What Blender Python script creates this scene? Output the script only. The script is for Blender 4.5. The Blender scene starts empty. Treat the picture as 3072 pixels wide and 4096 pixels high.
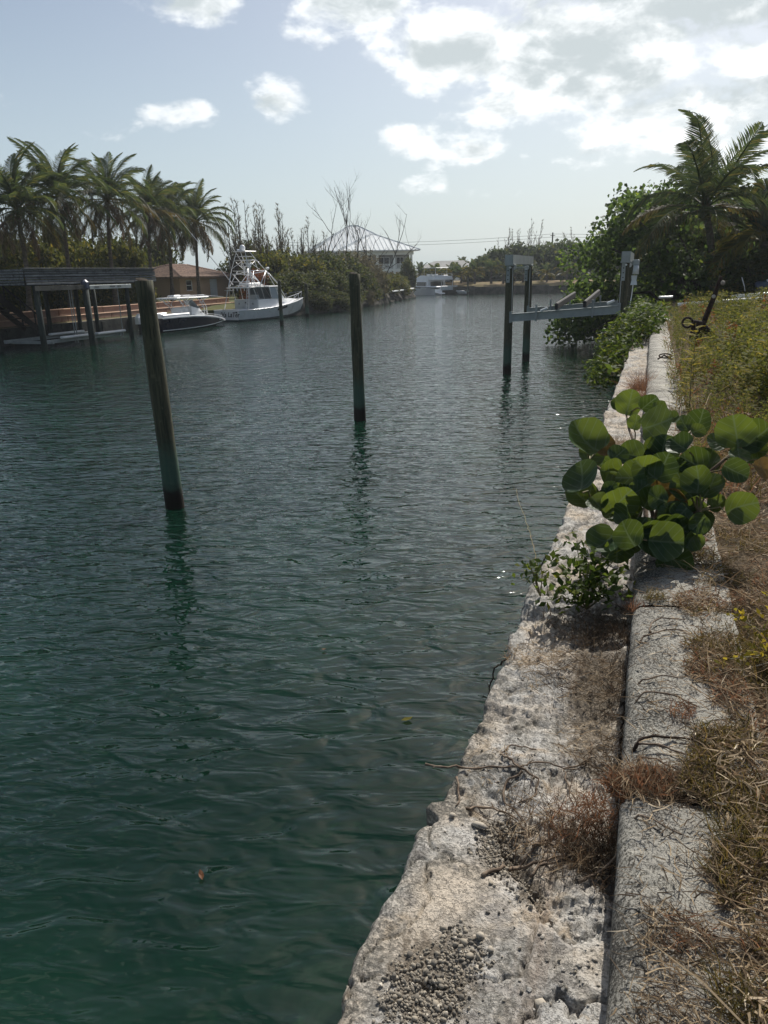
import bpy, bmesh, math, random
import numpy as np
from mathutils import Vector, Matrix, Euler
R_ = math.radians
scene = bpy.context.scene
COL = scene.collection
rng = np.random.default_rng(7)
random.seed(7)

# ------------------------------------------------------------------ camera
CAM_POS = Vector((0.0, 0.0, 3.8))
def make_camera(pitch, yaw, roll):
    f = Vector((-math.sin(yaw) * math.cos(pitch), math.cos(yaw) * math.cos(pitch), -math.sin(pitch)))
    r = Vector((math.cos(yaw), math.sin(yaw), 0))
    u = r.cross(f)
    r2 = r * math.cos(roll) + u * math.sin(roll)
    u2 = u * math.cos(roll) - r * math.sin(roll)
    m = Matrix((r2, u2, -f)).transposed().to_4x4()
    m.translation = CAM_POS
    cd = bpy.data.cameras.new("camera")
    cd.sensor_fit = 'VERTICAL'
    cd.sensor_height = 36.0
    cd.lens = 3000 / 4096 * 36
    cd.clip_start = 0.05
    cd.clip_end = 3000
    o = bpy.data.objects.new("camera", cd)
    COL.objects.link(o)
    o.matrix_world = m
    scene.camera = o
make_camera(R_(17.6), R_(19.3), R_(-1.3))

# ------------------------------------------------------------------ world, sun, exposure
SUN_AZ, SUN_EL = R_(8.0), R_(46.0)          # azimuth from +Y towards +X
def N(nt, typ, **kw):
    n = nt.nodes.new(typ)
    for k, v in kw.items():
        if k.startswith('i_'):
            key = k[2:]
            key = int(key) if key.isdigit() else key.replace('_', ' ')
            n.inputs[key].default_value = v
        else:
            setattr(n, k, v)
    return n
def L(nt, a, b): nt.links.new(a, b)
def mathn(nt, op, a, b=None, c=None, clamp=False):
    n = nt.nodes.new('ShaderNodeMath'); n.operation = op; n.use_clamp = clamp
    for i, v in enumerate((a, b, c)):
        if v is None: continue
        if isinstance(v, (int, float)): n.inputs[i].default_value = v
        else: nt.links.new(v, n.inputs[i])
    return n.outputs[0]
def mixc(nt, f, a, b):
    n = nt.nodes.new('ShaderNodeMix'); n.data_type = 'RGBA'
    for s, v in ((n.inputs[0], f), (n.inputs[6], a), (n.inputs[7], b)):
        if isinstance(v, (int, float)): s.default_value = v
        elif isinstance(v, (tuple, list)): s.default_value = (*v[:3], 1)
        else: nt.links.new(v, s)
    return n.outputs[2]
def smooth(nt, x, lo, hi):
    n = nt.nodes.new('ShaderNodeMapRange'); n.interpolation_type = 'SMOOTHSTEP'
    n.inputs[1].default_value = lo; n.inputs[2].default_value = hi
    nt.links.new(x, n.inputs[0]); return n.outputs[0]

# clouds in view: azimuth, elevation, half width, half height (degrees), strength
CLOUDS = [(-31.0, 17.0, 4.4, 1.7, 1.25), (-21.0, 16.8, 5.5, 2.0, 1.1), (-45.5, 12.3, 2.0, 1.8, .62), (-32.6, 10.4, 3.8, 1.1, .95),
          (-26.3, 11.3, 2.7, 1.5, .95), (-13.5, 14.0, 5.0, 2.3, 1.2), (-5.0, 13.4, 7.5, 3.3, 1.4), (5.0, 17.0, 14.0, 4.2, 1.7),
          (-10.5, 10.6, 4.6, 1.3, .85), (-16.6, 8.7, 2.4, 1.3, .8), (-13.2, 7.9, 3.3, 1.1, .8), (-5.0, 7.6, 4.2, 1.8, .85),
          (2.0, 9.0, 7.0, 3.2, 1.15), (9.0, 12.0, 7.0, 5.0, 1.25), (-15.5, 6.0, 1.9, .7, .6), (-11.5, 5.3, 2.6, .7, .55),
          (-51.0, 11.5, 1.5, 1.5, .5), (-16, 17.5, 3, 1.5, .8), (-40.0, 7.5, 3.0, .7, .25)]
def make_world():
    w = bpy.data.worlds.new("World"); scene.world = w; w.use_nodes = True
    nt = w.node_tree; nt.nodes.clear()
    out = N(nt, 'ShaderNodeOutputWorld'); bg = N(nt, 'ShaderNodeBackground')
    bg.inputs[1].default_value = 0.1
    L(nt, bg.outputs[0], out.inputs[0])
    sky = N(nt, 'ShaderNodeTexSky', sky_type='NISHITA')
    sky.sun_disc = False; sky.sun_elevation = SUN_EL; sky.sun_rotation = SUN_AZ
    sky.air_density = 0.9; sky.dust_density = 2.6; sky.ozone_density = 1.4; sky.altitude = 0
    tc = N(nt, 'ShaderNodeTexCoord'); gen = tc.outputs['Generated']
    sep = N(nt, 'ShaderNodeSeparateXYZ'); L(nt, gen, sep.inputs[0])
    x, y, z = sep.outputs
    az = mathn(nt, 'ARCTAN2', x, y); el = mathn(nt, 'ARCSINE', z)
    # noises on the view direction
    mp = N(nt, 'ShaderNodeMapping'); mp.inputs['Scale'].default_value = (1, 1, 1.9); L(nt, gen, mp.inputs[0])
    n1 = N(nt, 'ShaderNodeTexNoise', i_Scale=13.0, i_Detail=9.0, i_Roughness=.58, i_Distortion=.25); L(nt, mp.outputs[0], n1.inputs['Vector'])
    mpb = N(nt, 'ShaderNodeMapping'); mpb.inputs['Scale'].default_value = (1, 1, 1.9); mpb.inputs['Location'].default_value = (.004, .0, .05); L(nt, gen, mpb.inputs[0])
    n1b = N(nt, 'ShaderNodeTexNoise', i_Scale=13.0, i_Detail=5.0, i_Roughness=.58, i_Distortion=.25); L(nt, mpb.outputs[0], n1b.inputs['Vector'])
    n4 = N(nt, 'ShaderNodeTexNoise', i_Scale=5.5, i_Detail=3.0, i_Roughness=.5); L(nt, mp.outputs[0], n4.inputs['Vector'])
    n2 = N(nt, 'ShaderNodeTexNoise', i_Scale=2.6, i_Detail=3.0, i_Roughness=.5); L(nt, mp.outputs[0], n2.inputs['Vector'])
    n3 = N(nt, 'ShaderNodeTexNoise', i_Scale=42.0, i_Detail=6.0, i_Roughness=.6); L(nt, mp.outputs[0], n3.inputs['Vector'])
    d = None
    for a, e, wa, we, s in CLOUDS:
        u = mathn(nt, 'MULTIPLY', mathn(nt, 'SUBTRACT', az, R_(a)), 1 / R_(wa))
        v = mathn(nt, 'MULTIPLY', mathn(nt, 'SUBTRACT', el, R_(e)), 1 / R_(we))
        r2 = mathn(nt, 'ADD', mathn(nt, 'MULTIPLY', u, u), mathn(nt, 'MULTIPLY', v, v))
        g = mathn(nt, 'MULTIPLY', mathn(nt, 'EXPONENT', mathn(nt, 'MULTIPLY', r2, -.8)), s)
        d = g if d is None else mathn(nt, 'MAXIMUM', d, g)
    # beyond the frame the same scattered cumulus goes on
    away = smooth(nt, mathn(nt, 'ABSOLUTE', mathn(nt, 'ADD', az, .35)), .75, 1.1)
    up = smooth(nt, el, R_(20), R_(30))
    outside = mathn(nt, 'MAXIMUM', away, up)
    broad = mathn(nt, 'MULTIPLY', smooth(nt, n2.outputs[0],   .52, .66), mathn(nt, 'MULTIPLY', outside, 1.0))
    d = mathn(nt, 'MAXIMUM', d, broad)
    nn = mathn(nt, 'ADD', mathn(nt, 'MULTIPLY', mathn(nt, 'SUBTRACT', n1.outputs[0], .5), 2.1),
               mathn(nt, 'MULTIPLY', mathn(nt, 'SUBTRACT', n3.outputs[0], .5), .75))
    nn = mathn(nt, 'ADD', nn, mathn(nt, 'MULTIPLY', mathn(nt, 'SUBTRACT', n4.outputs[0], .5), 1.1))
    dens = mathn(nt, 'ADD', mathn(nt, 'SUBTRACT', d, .60), nn)
    mask = smooth(nt, dens, -.20, .36)
    # cloud lying towards the sun shades the part under it: undersides and deep middles go grey
    shade = mathn(nt, 'ADD', mathn(nt, 'MULTIPLY', mathn(nt, 'SUBTRACT', n1b.outputs[0], n1.outputs[0]), 2.4), mathn(nt, 'MULTIPLY', mathn(nt, 'SUBTRACT', d, .55), .75))
    grey = smooth(nt, mathn(nt, 'ADD', shade, mathn(nt, 'MULTIPLY', dens, .28)), -.05, .75)
    lit = smooth(nt, mathn(nt, 'ABSOLUTE', mathn(nt, 'SUBTRACT', az, SUN_AZ)), 1.1, .15)
    rim = mixc(nt, lit, (6.6, 6.95, 7.2), (9.0, 9.2, 9.25))
    cc = mixc(nt, grey, rim, (4.5, 5.0, 5.15))
    skyc = N(nt, 'ShaderNodeHueSaturation', i_Saturation=1.0, i_Value=.70); L(nt, sky.outputs[0], skyc.inputs['Color'])
    # humid air whitens the lowest sky
    hz = smooth(nt, el, R_(26), R_(-2))
    base = mixc(nt, mathn(nt, 'MULTIPLY', hz, .62), skyc.outputs[0], (4.8, 5.9, 6.35))
    col = mixc(nt, mathn(nt, 'MULTIPLY', mask, .96), base, cc)
    L(nt, col, bg.inputs[0])
make_world()
def make_sun():
    ld = bpy.data.lights.new("sun", 'SUN'); ld.energy = 4.2; ld.angle = R_(0.55); ld.color = (1, .955, .88)
    o = bpy.data.objects.new("sun", ld); COL.objects.link(o)
    d = Vector((math.sin(SUN_AZ) * math.cos(SUN_EL), math.cos(SUN_AZ) * math.cos(SUN_EL), math.sin(SUN_EL)))
    o.rotation_euler = d.to_track_quat('Z', 'Y').to_euler(); o.location = d * 60
make_sun()
vs = scene.view_settings
vs.view_transform = 'Standard'; vs.look = 'None'; vs.exposure = 0.45; vs.gamma = 1.0; vs.use_curve_mapping = False
scene.cycles.max_bounces = 8; scene.cycles.transparent_max_bounces = 8
scene.cycles.sample_clamp_indirect = 4.0

# ------------------------------------------------------------------ numpy noise
def _h(ix, iy, s):
    n = (ix.astype(np.int64) * 374761393 + iy.astype(np.int64) * 668265263 + s * 982451653) & 0x7fffffff
    n = ((n ^ (n >> 13)) * 1274126177) & 0x7fffffff
    return ((n ^ (n >> 16)) & 0xffff) / 65535.0
def vnoise(x, y, s=0):
    ix = np.floor(x); iy = np.floor(y); fx = x - ix; fy = y - iy
    fx = fx * fx * (3 - 2 * fx); fy = fy * fy * (3 - 2 * fy)
    a = _h(ix, iy, s); b = _h(ix + 1, iy, s); c = _h(ix, iy + 1, s); d = _h(ix + 1, iy + 1, s)
    return (a * (1 - fx) + b * fx) * (1 - fy) + (c * (1 - fx) + d * fx) * fy
def fbm(x, y, o=4, s=0, g=.5):
    x = np.asarray(x, float); y = np.asarray(y, float); t = 0; a = 1; n = 0
    for i in range(o):
        t = t + a * vnoise(x * 2 ** i + 17.3 * i, y * 2 ** i - 9.1 * i, s + i); n += a; a *= g
    return t / n
def sstep(a, b, x):
    t = np.clip((x - a) / (b - a), 0, 1); return t * t * (3 - 2 * t)

# ------------------------------------------------------------------ mesh helpers
class MB:
    """collects pieces of one mesh"""
    def __init__(s): s.v = []; s.f = []; s.n = 0
    def add(s, V, F):
        V = np.asarray(V, float).reshape(-1, 3); o = s.n
        s.v.append(V); s.n += len(V)
        s.f.extend([tuple(int(i) + o for i in f) for f in F]); return s
    def box(s, c, size, rz=0, ry=0, rx=0, bev=0.0):
        hx, hy, hz = (a / 2 for a in size); b = min(bev, hx * .9, hy * .9, hz * .9)
        if b <= 0:
            V = [(x, y, z) for z in (-hz, hz) for x, y in ((-hx, -hy), (hx, -hy), (hx, hy), (-hx, hy))]
            F = [(3, 2, 1, 0), (4, 5, 6, 7), (0, 1, 5, 4), (1, 2, 6, 5), (2, 3, 7, 6), (3, 0, 4, 7)]
        else:
            ring = [(-hx + b, -hy), (hx - b, -hy), (hx, -hy + b), (hx, hy - b), (hx - b, hy), (-hx + b, hy), (-hx, hy - b), (-hx, -hy + b)]
            inn = [(x * (hx - b) / hx, y * (hy - b) / hy) for x, y in ring]
            V = [(x, y, -hz) for x, y in inn] + [(x, y, -hz + b) for x, y in ring] + [(x, y, hz - b) for x, y in ring] + [(x, y, hz) for x, y in inn]
            F = [tuple(range(7, -1, -1)), tuple(range(24, 32))]
            for k in range(3):
                for i in range(8):
                    j = (i + 1) % 8; F.append((k * 8 + i, k * 8 + j, k * 8 + 8 + j, k * 8 + 8 + i))
        m = Euler((rx, ry, rz)).to_matrix()
        V = [tuple(m @ Vector(v) + Vector(c)) for v in V]
        return s.add(V, F)
    def bar(s, a, b, w, h, bev=0.0, up=(0, 0, 1)):
        """rectangular bar from a to b, w across, h along up"""
        a = Vector(a); b = Vector(b); d = b - a; ln = d.length; d.normalize()
        u = Vector(up); sd = d.cross(u)
        if sd.length < 1e-4: sd = d.cross(Vector((1, 0, 0)))
        sd.normalize(); u = sd.cross(d)
        t = MB().box((0, 0, 0), (ln, w, h), bev=bev); m = Matrix((d, -sd, u)).transposed()
        mid = (a + b) / 2
        return s.add([tuple(m @ Vector(v) + mid) for v in t.v[0]], t.f)
    def tube(s, pts, r, n=8, cap=True, jit=0.0):
        P = [Vector(p) for p in pts]; k = len(P)
        rad = list(r) if hasattr(r, '__len__') else [r] * k
        V = []; prev = None
        for i in range(k):
            d = (P[min(i + 1, k - 1)] - P[max(i - 1, 0)])
            if d.length < 1e-9: d = Vector((0, 0, 1))
            d.normalize()
            if prev is None:
                a = Vector((0, 0, 1)) if abs(d.z) < .9 else Vector((1, 0, 0))
                u = d.cross(a).normalized()
            else:
                u = (prev - d * prev.dot(d))
                u = u.normalized() if u.length > 1e-6 else d.orthogonal().normalized()
            prev = u; w = d.cross(u)
            for j in range(n):
                t = 2 * math.pi * j / n; rr = rad[i] * (1 + (random.random() - .5) * jit)
                V.append(tuple(P[i] + u * math.cos(t) * rr + w * math.sin(t) * rr))
        F = [(i * n + j, i * n + (j + 1) % n, (i + 1) * n + (j + 1) % n, (i + 1) * n + j) for i in range(k - 1) for j in range(n)]
        if cap: F += [tuple(range(n - 1, -1, -1)), tuple(range((k - 1) * n, k * n))]
        return s.add(V, F)
    def loft(s, secs, close=False, capa=False, capb=False):
        n = len(secs[0]); V = [p for q in secs for p in q]; F = []
        for i in range(len(secs) - 1):
            for j in range(n if close else n - 1):
                F.append((i * n + j, i * n + (j + 1) % n, (i + 1) * n + (j + 1) % n, (i + 1) * n + j))
        if capa: F.append(tuple(range(n)))
        if capb: F.append(tuple((len(secs) - 1) * n + j for j in range(n)))
        return s.add(V, F)
    def ball(s, c, r, nu=12, nv=8, sc=(1, 1, 1)):
        secs = []
        for i in range(nv + 1):
            t = math.pi * i / nv
            secs.append([(c[0] + r * sc[0] * math.sin(t) * math.cos(2 * math.pi * j / nu), c[1] + r * sc[1] * math.sin(t) * math.sin(2 * math.pi * j / nu), c[2] + r * sc[2] * math.cos(t)) for j in range(nu)])
        return s.loft(secs, close=True)
    def prism(s, poly, z0, z1):
        n = len(poly); V = [(x, y, z0) for x, y in poly] + [(x, y, z1) for x, y in poly]
        return s.add(V, [tuple(range(n - 1, -1, -1)), tuple(range(n, 2 * n))] + [(i, (i + 1) % n, n + (i + 1) % n, n + i) for i in range(n)])
    def mesh(s, name, mat, smooth=False, off=None):
        V = np.concatenate(s.v) if s.v else np.zeros((0, 3))
        if off is not None: V = V - np.array(off)
        me = bpy.data.meshes.new(name); me.from_pydata(V.tolist(), [], s.f)
        if mat: me.materials.append(mat)
        if smooth: me.shade_smooth()
        me.update(); return me
    def build(s, name, mat, parent=None, smooth=False, world=False):
        off = parent.location if (world and parent is not None) else None
        if world and parent is not None and parent.parent is not None: off = parent.location + parent.parent.location
        o = bpy.data.objects.new(name, s.mesh(name, mat, smooth, off)); COL.objects.link(o)
        if parent is not None: o.parent = parent
        return o
def fastmesh(name, V, F, mat, smooth=False):
    """V (n,3), F (m,k) arrays"""
    V = np.ascontiguousarray(V, np.float32); F = np.ascontiguousarray(F, np.int32); m, k = F.shape
    me = bpy.data.meshes.new(name)
    me.vertices.add(len(V)); me.vertices.foreach_set('co', V.ravel())
    me.loops.add(m * k); me.loops.foreach_set('vertex_index', F.ravel())
    me.polygons.add(m); me.polygons.foreach_set('loop_start', np.arange(0, m * k, k, dtype=np.int32))
    me.update(calc_edges=True)
    if smooth: me.shade_smooth()
    if mat: me.materials.append(mat)
    return me
def link(name, me, parent=None, loc=None, rot=None, scale=None):
    o = bpy.data.objects.new(name, me); COL.objects.link(o)
    if parent is not None: o.parent = parent
    if loc is not None: o.location = loc
    if rot is not None: o.rotation_euler = rot
    if scale is not None: o.scale = scale if hasattr(scale, '__len__') else (scale,) * 3
    return o
def tag(o, label=None, cat=None, group=None, kind=None):
    if label: o['label'] = label
    if cat: o['category'] = cat
    if group: o['group'] = group
    if kind: o['kind'] = kind
    return o
def thing(name, label, cat, loc=(0, 0, 0), rz=0, group=None):
    o = bpy.data.objects.new(name, None); COL.objects.link(o); o.location = loc; o.rotation_euler = (0, 0, rz); o.empty_display_size = .2
    return tag(o, label, cat, group)
def dup(root, loc, rz=0, scale=None, label=None, group=None):
    r = root.copy(); COL.objects.link(r); r.location = loc; r.rotation_euler = (0, 0, rz)
    if scale is not None: r.scale = scale if hasattr(scale, '__len__') else (scale,) * 3
    if label: r['label'] = label
    if group: r['group'] = group
    for ch in list(root.children):
        c = ch.copy(); COL.objects.link(c); c.parent = r
        for g in list(ch.children):
            d = g.copy(); COL.objects.link(d); d.parent = c
    return r
def gridmesh(name, X, Y, Z, mat, smooth=True):
    r, c = X.shape
    V = np.stack([X, Y, Z], -1).reshape(-1, 3); i = np.arange(r * c).reshape(r, c)
    F = np.stack([i[:-1, :-1], i[:-1, 1:], i[1:, 1:], i[1:, :-1]], -1).reshape(-1, 4)
    return fastmesh(name, V, F, mat, smooth)
# ------------------------------------------------------------------ materials
def new_mat(name):
    m = bpy.data.materials.new(name); m.use_nodes = True; nt = m.node_tree; nt.nodes.clear()
    out = N(nt, 'ShaderNodeOutputMaterial'); b = N(nt, 'ShaderNodeBsdfPrincipled'); L(nt, b.outputs[0], out.inputs[0])
    return m, nt, b, out
def noise(nt, scale, detail=4, rough=.55, vec=None, dist=0.0):
    n = N(nt, 'ShaderNodeTexNoise'); n.inputs['Scale'].default_value = scale; n.inputs['Detail'].default_value = detail
    n.inputs['Roughness'].default_value = rough; n.inputs['Distortion'].default_value = dist
    if vec is not None: L(nt, vec, n.inputs['Vector'])
    return n.outputs[0]
def objvec(nt, scale=None, rot=None):
    tc = N(nt, 'ShaderNodeTexCoord'); v = tc.outputs['Object']
    if scale or rot:
        mp = N(nt, 'ShaderNodeMapping'); L(nt, v, mp.inputs[0])
        if scale: mp.inputs['Scale'].default_value = scale
        if rot: mp.inputs['Rotation'].default_value = rot
        v = mp.outputs[0]
    return v
def bump(nt, b, h, strength=.5, dist=.02):
    n = N(nt, 'ShaderNodeBump', i_Strength=strength, i_Distance=dist); L(nt, h, n.inputs['Height']); L(nt, n.outputs[0], b.inputs['Normal'])
def plain(name, c1, c2=None, rough=.6, scale=3.0, metal=0.0, bmp=0.0, bscale=None, bdist=.01, spec=.4, stretch=None, lo=.35, hi=.65, dark=None, dscale=9):
    m, nt, b, out = new_mat(name)
    v = objvec(nt, stretch)
    c2 = c2 or tuple(x * .75 for x in c1)
    f = smooth(nt, noise(nt, scale, 5, .6, v), lo, hi)
    col = mixc(nt, f, c1, c2)
    if dark:
        col = mixc(nt, mathn(nt, 'MULTIPLY', smooth(nt, noise(nt, dscale, 6, .65, v), .54, .66), .8), col, dark)
    L(nt, col, b.inputs['Base Color'])
    b.inputs['Roughness'].default_value = rough; b.inputs['Metallic'].default_value = metal
    b.inputs['Specular IOR Level'].default_value = spec
    if bmp: bump(nt, b, noise(nt, bscale or scale * 6, 5, .65, v), bmp, bdist)
    return m
def leaf_mat(name, c1, c2, c3=None, trans=.35, rough=.45, tcol=None, spec=.35):
    """leaves: colour differs leaf by leaf, light passes through"""
    m, nt, b, out = new_mat(name)
    g = N(nt, 'ShaderNodeNewGeometry'); r = g.outputs['Random Per Island']
    cr = N(nt, 'ShaderNodeValToRGB'); L(nt, r, cr.inputs[0])
    cr.color_ramp.elements[0].color = (*c1, 1); cr.color_ramp.elements[1].color = (*c2, 1)
    if c3:
        e = cr.color_ramp.elements.new(.9); e.color = (*c2, 1); cr.color_ramp.elements[-1].color = (*c3, 1)
    L(nt, cr.outputs[0], b.inputs['Base Color'])
    b.inputs['Roughness'].default_value = rough; b.inputs['Specular IOR Level'].default_value = spec
    t = N(nt, 'ShaderNodeBsdfTranslucent')
    if tcol:
        L(nt, mixc(nt, .55, cr.outputs[0], tcol), t.inputs[0])
    else:
        hs = N(nt, 'ShaderNodeHueSaturation', i_Hue=.485, i_Saturation=1.1, i_Value=1.7); L(nt, cr.outputs[0], hs.inputs['Color']); L(nt, hs.outputs[0], t.inputs[0])
    mx = N(nt, 'ShaderNodeMixShader'); mx.inputs[0].default_value = trans
    L(nt, b.outputs[0], mx.inputs[1]); L(nt, t.outputs[0], mx.inputs[2]); L(nt, mx.outputs[0], out.inputs[0])
    return m
def water_mat():
    m, nt, b, out = new_mat("canal_water")
    tc = N(nt, 'ShaderNodeTexCoord'); v = tc.outputs['Object']
    def mp(sx, sy, rz):       # crest length, wave length, crest direction
        q = N(nt, 'ShaderNodeMapping', vector_type='TEXTURE'); q.inputs['Rotation'].default_value = (0, 0, R_(rz)); q.inputs['Scale'].default_value = (sx, sy, 1); L(nt, v, q.inputs[0]); return q.outputs[0]
    h1 = noise(nt, 1.0, 2, .45, mp(.52, .22, 17), .7)
    h2 = noise(nt, 1.0, 2, .5, mp(1.9, .75, 27), .35)
    h3 = noise(nt, 1.0, 1, .5, mp(.20, .085, 12), .3)
    gust = smooth(nt, noise(nt, .09, 2, .5, v), .35, .65)
    h = mathn(nt, 'ADD', mathn(nt, 'ADD', mathn(nt, 'MULTIPLY', h1, .80), mathn(nt, 'MULTIPLY', h2, .75)), mathn(nt, 'MULTIPLY', h3, mathn(nt, 'ADD', mathn(nt, 'MULTIPLY', gust, .16), .08)))
    n = N(nt, 'ShaderNodeBump', i_Strength=1.0, i_Distance=.078); L(nt, h, n.inputs['Height']); L(nt, n.outputs[0], b.inputs['Normal'])
    patch = smooth(nt, noise(nt, .35, 5, .62, v), .42, .68)
    weed = smooth(nt, noise(nt, 3.2, 7, .7, v, 1.2), .56, .72)
    c = mixc(nt, patch, (.0032, .0142, .0090), (.0052, .0222, .0132))
    # the shallow sandy shelf at the foot of the near wall shows weed through the water
    sep = N(nt, 'ShaderNodeSeparateXYZ'); L(nt, v, sep.inputs[0])
    shelf = smooth(nt, mathn(nt, 'ADD', sep.outputs[0], mathn(nt, 'MULTIPLY', noise(nt, 1.1, 4, .6, v), .9)), -1.9, .25)
    rock = smooth(nt, noise(nt, 2.1, 6, .65, v, .8), .46, .66)
    c = mixc(nt, mathn(nt, 'MULTIPLY', mathn(nt, 'MULTIPLY', rock, shelf), .8), c, (.026, .050, .032))
    c = mixc(nt, mathn(nt, 'MULTIPLY', mathn(nt, 'MULTIPLY', weed, .75), mathn(nt, 'ADD', mathn(nt, 'MULTIPLY', shelf, .8), .2)), c, (.018, .052, .022))
    L(nt, c, b.inputs['Base Color'])
    b.inputs['Subsurface Weight'].default_value = 1.0; b.inputs['Subsurface Radius'].default_value = (.6, 1.5, 1.2); b.inputs['Subsurface Scale'].default_value = 1.6; b.subsurface_method = 'BURLEY'
    b.inputs['Roughness'].default_value = .03; b.inputs['IOR'].default_value = 1.333
    return m
def limestone_mat():
    m, nt, b, out = new_mat("weathered_limestone")
    v = objvec(nt)
    c = mixc(nt, smooth(nt, noise(nt, 2.6, 5, .6, v), .38, .62), (.53, .46, .37), (.50, .485, .45))
    c = mixc(nt, mathn(nt, 'MULTIPLY', smooth(nt, noise(nt, 5.5, 6, .65, v, .5), .52, .68), .75), c, (.36, .27, .17))
    blotch = mathn(nt, 'MULTIPLY', smooth(nt, noise(nt, 4.6, 4, .55, v, .6), .44, .62), smooth(nt, noise(nt, 42, 6, .75, v), .34, .60))
    c = mixc(nt, mathn(nt, 'MULTIPLY', blotch, .85), c, (.10, .095, .08))
    c = mixc(nt, mathn(nt, 'MULTIPLY', smooth(nt, noise(nt, 7.5, 4, .55, v, 1.0), .55, .63), .55), c, (.235, .215, .195))
    c = mixc(nt, mathn(nt, 'MULTIPLY', smooth(nt, noise(nt, 6.0, 4, .55, N(nt, 'ShaderNodeTexCoord').outputs['Generated'], .8), .62, .70), .5), c, (.27, .20, .15))
    spk = mathn(nt, 'MAXIMUM', smooth(nt, noise(nt, 95, 4, .7, v), .555, .62), smooth(nt, noise(nt, 38, 6, .72, v, .8), .57, .62))
    c = mixc(nt, mathn(nt, 'MULTIPLY', spk, .38), c, (.13, .118, .10))
    # lichen-dark outer rim and wall face
    sep = N(nt, 'ShaderNodeSeparateXYZ'); L(nt, v, sep.inputs[0])
    rim = smooth(nt, mathn(nt, 'ADD', sep.outputs[0], mathn(nt, 'MULTIPLY', noise(nt, 9, 5, .6, v), .16)), -.36, -.50)
    rimd = mathn(nt, 'MULTIPLY', rim, smooth(nt, noise(nt, 60, 6, .75, v), .38, .60))
    c = mixc(nt, mathn(nt, 'MULTIPLY', rimd, .8), c, (.085, .085, .075))
    # earth and grit gathered in the two hollows
    hol = None
    for (hx, hy, rx, ry) in ((-.31, 1.96, .085, .17), (-.40, 1.42, .13, .17), (-.20, 1.79, .05, .08), (-.10, 3.2, .14, .9)):
        u = mathn(nt, 'MULTIPLY', mathn(nt, 'SUBTRACT', sep.outputs[0], hx), 1 / rx); w = mathn(nt, 'MULTIPLY', mathn(nt, 'SUBTRACT', sep.outputs[1], hy), 1 / ry)
        g = mathn(nt, 'EXPONENT', mathn(nt, 'MULTIPLY', mathn(nt, 'ADD', mathn(nt, 'MULTIPLY', u, u), mathn(nt, 'MULTIPLY', w, w)), -1.0)); hol = g if hol is None else mathn(nt, 'MAXIMUM', hol, g)
    dirt = smooth(nt, mathn(nt, 'ADD', hol, mathn(nt, 'MULTIPLY', mathn(nt, 'SUBTRACT', noise(nt, 30, 5, .65, v), .5), 1.3)), .38, .72)
    c = mixc(nt, mathn(nt, 'MULTIPLY', dirt, .8), c, (.155, .125, .09))
    L(nt, c, b.inputs['Base Color']); b.inputs['Roughness'].default_value = .9; b.inputs['Specular IOR Level'].default_value = .2
    h = mathn(nt, 'SUBTRACT', mathn(nt, 'ADD', noise(nt, 38, 8, .72, v), mathn(nt, 'MULTIPLY', noise(nt, 130, 4, .7, v), .4)), mathn(nt, 'MULTIPLY', spk, .35))
    bump(nt, b, h, 1.0, .016)
    return m
def curb_mat():
    m, nt, b, out = new_mat("pitted_concrete")
    v = objvec(nt)
    c = mixc(nt, smooth(nt, noise(nt, 6, 5, .6, v), .36, .64), (.40, .385, .335), (.33, .315, .28))
    c = mixc(nt, mathn(nt, 'MULTIPLY', smooth(nt, noise(nt, 11, 4, .6, v), .55, .68), .6), c, (.46, .44, .39))
    sep = N(nt, 'ShaderNodeSeparateXYZ'); L(nt, v, sep.inputs[0])
    edge = smooth(nt, sep.outputs[0], .30, .03)
    th = mathn(nt, 'ADD', noise(nt, 115, 7, .80, v, .3), mathn(nt, 'MULTIPLY', edge, .075))
    th = mathn(nt, 'ADD', th, mathn(nt, 'MULTIPLY', mathn(nt, 'SUBTRACT', noise(nt, 5, 3, .5, v), .5), .22))
    lich = smooth(nt, th, .55, .62)
    c = mixc(nt, mathn(nt, 'MULTIPLY', lich, .88), c, (.045, .042, .036))
    L(nt, c, b.inputs['Base Color']); b.inputs['Roughness'].default_value = .93; b.inputs['Specular IOR Level'].default_value = .15
    bump(nt, b, mathn(nt, 'SUBTRACT', noise(nt, 75, 7, .78, v, .4), mathn(nt, 'MULTIPLY', lich, .2)), 1.0, .012)
    return m
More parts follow.
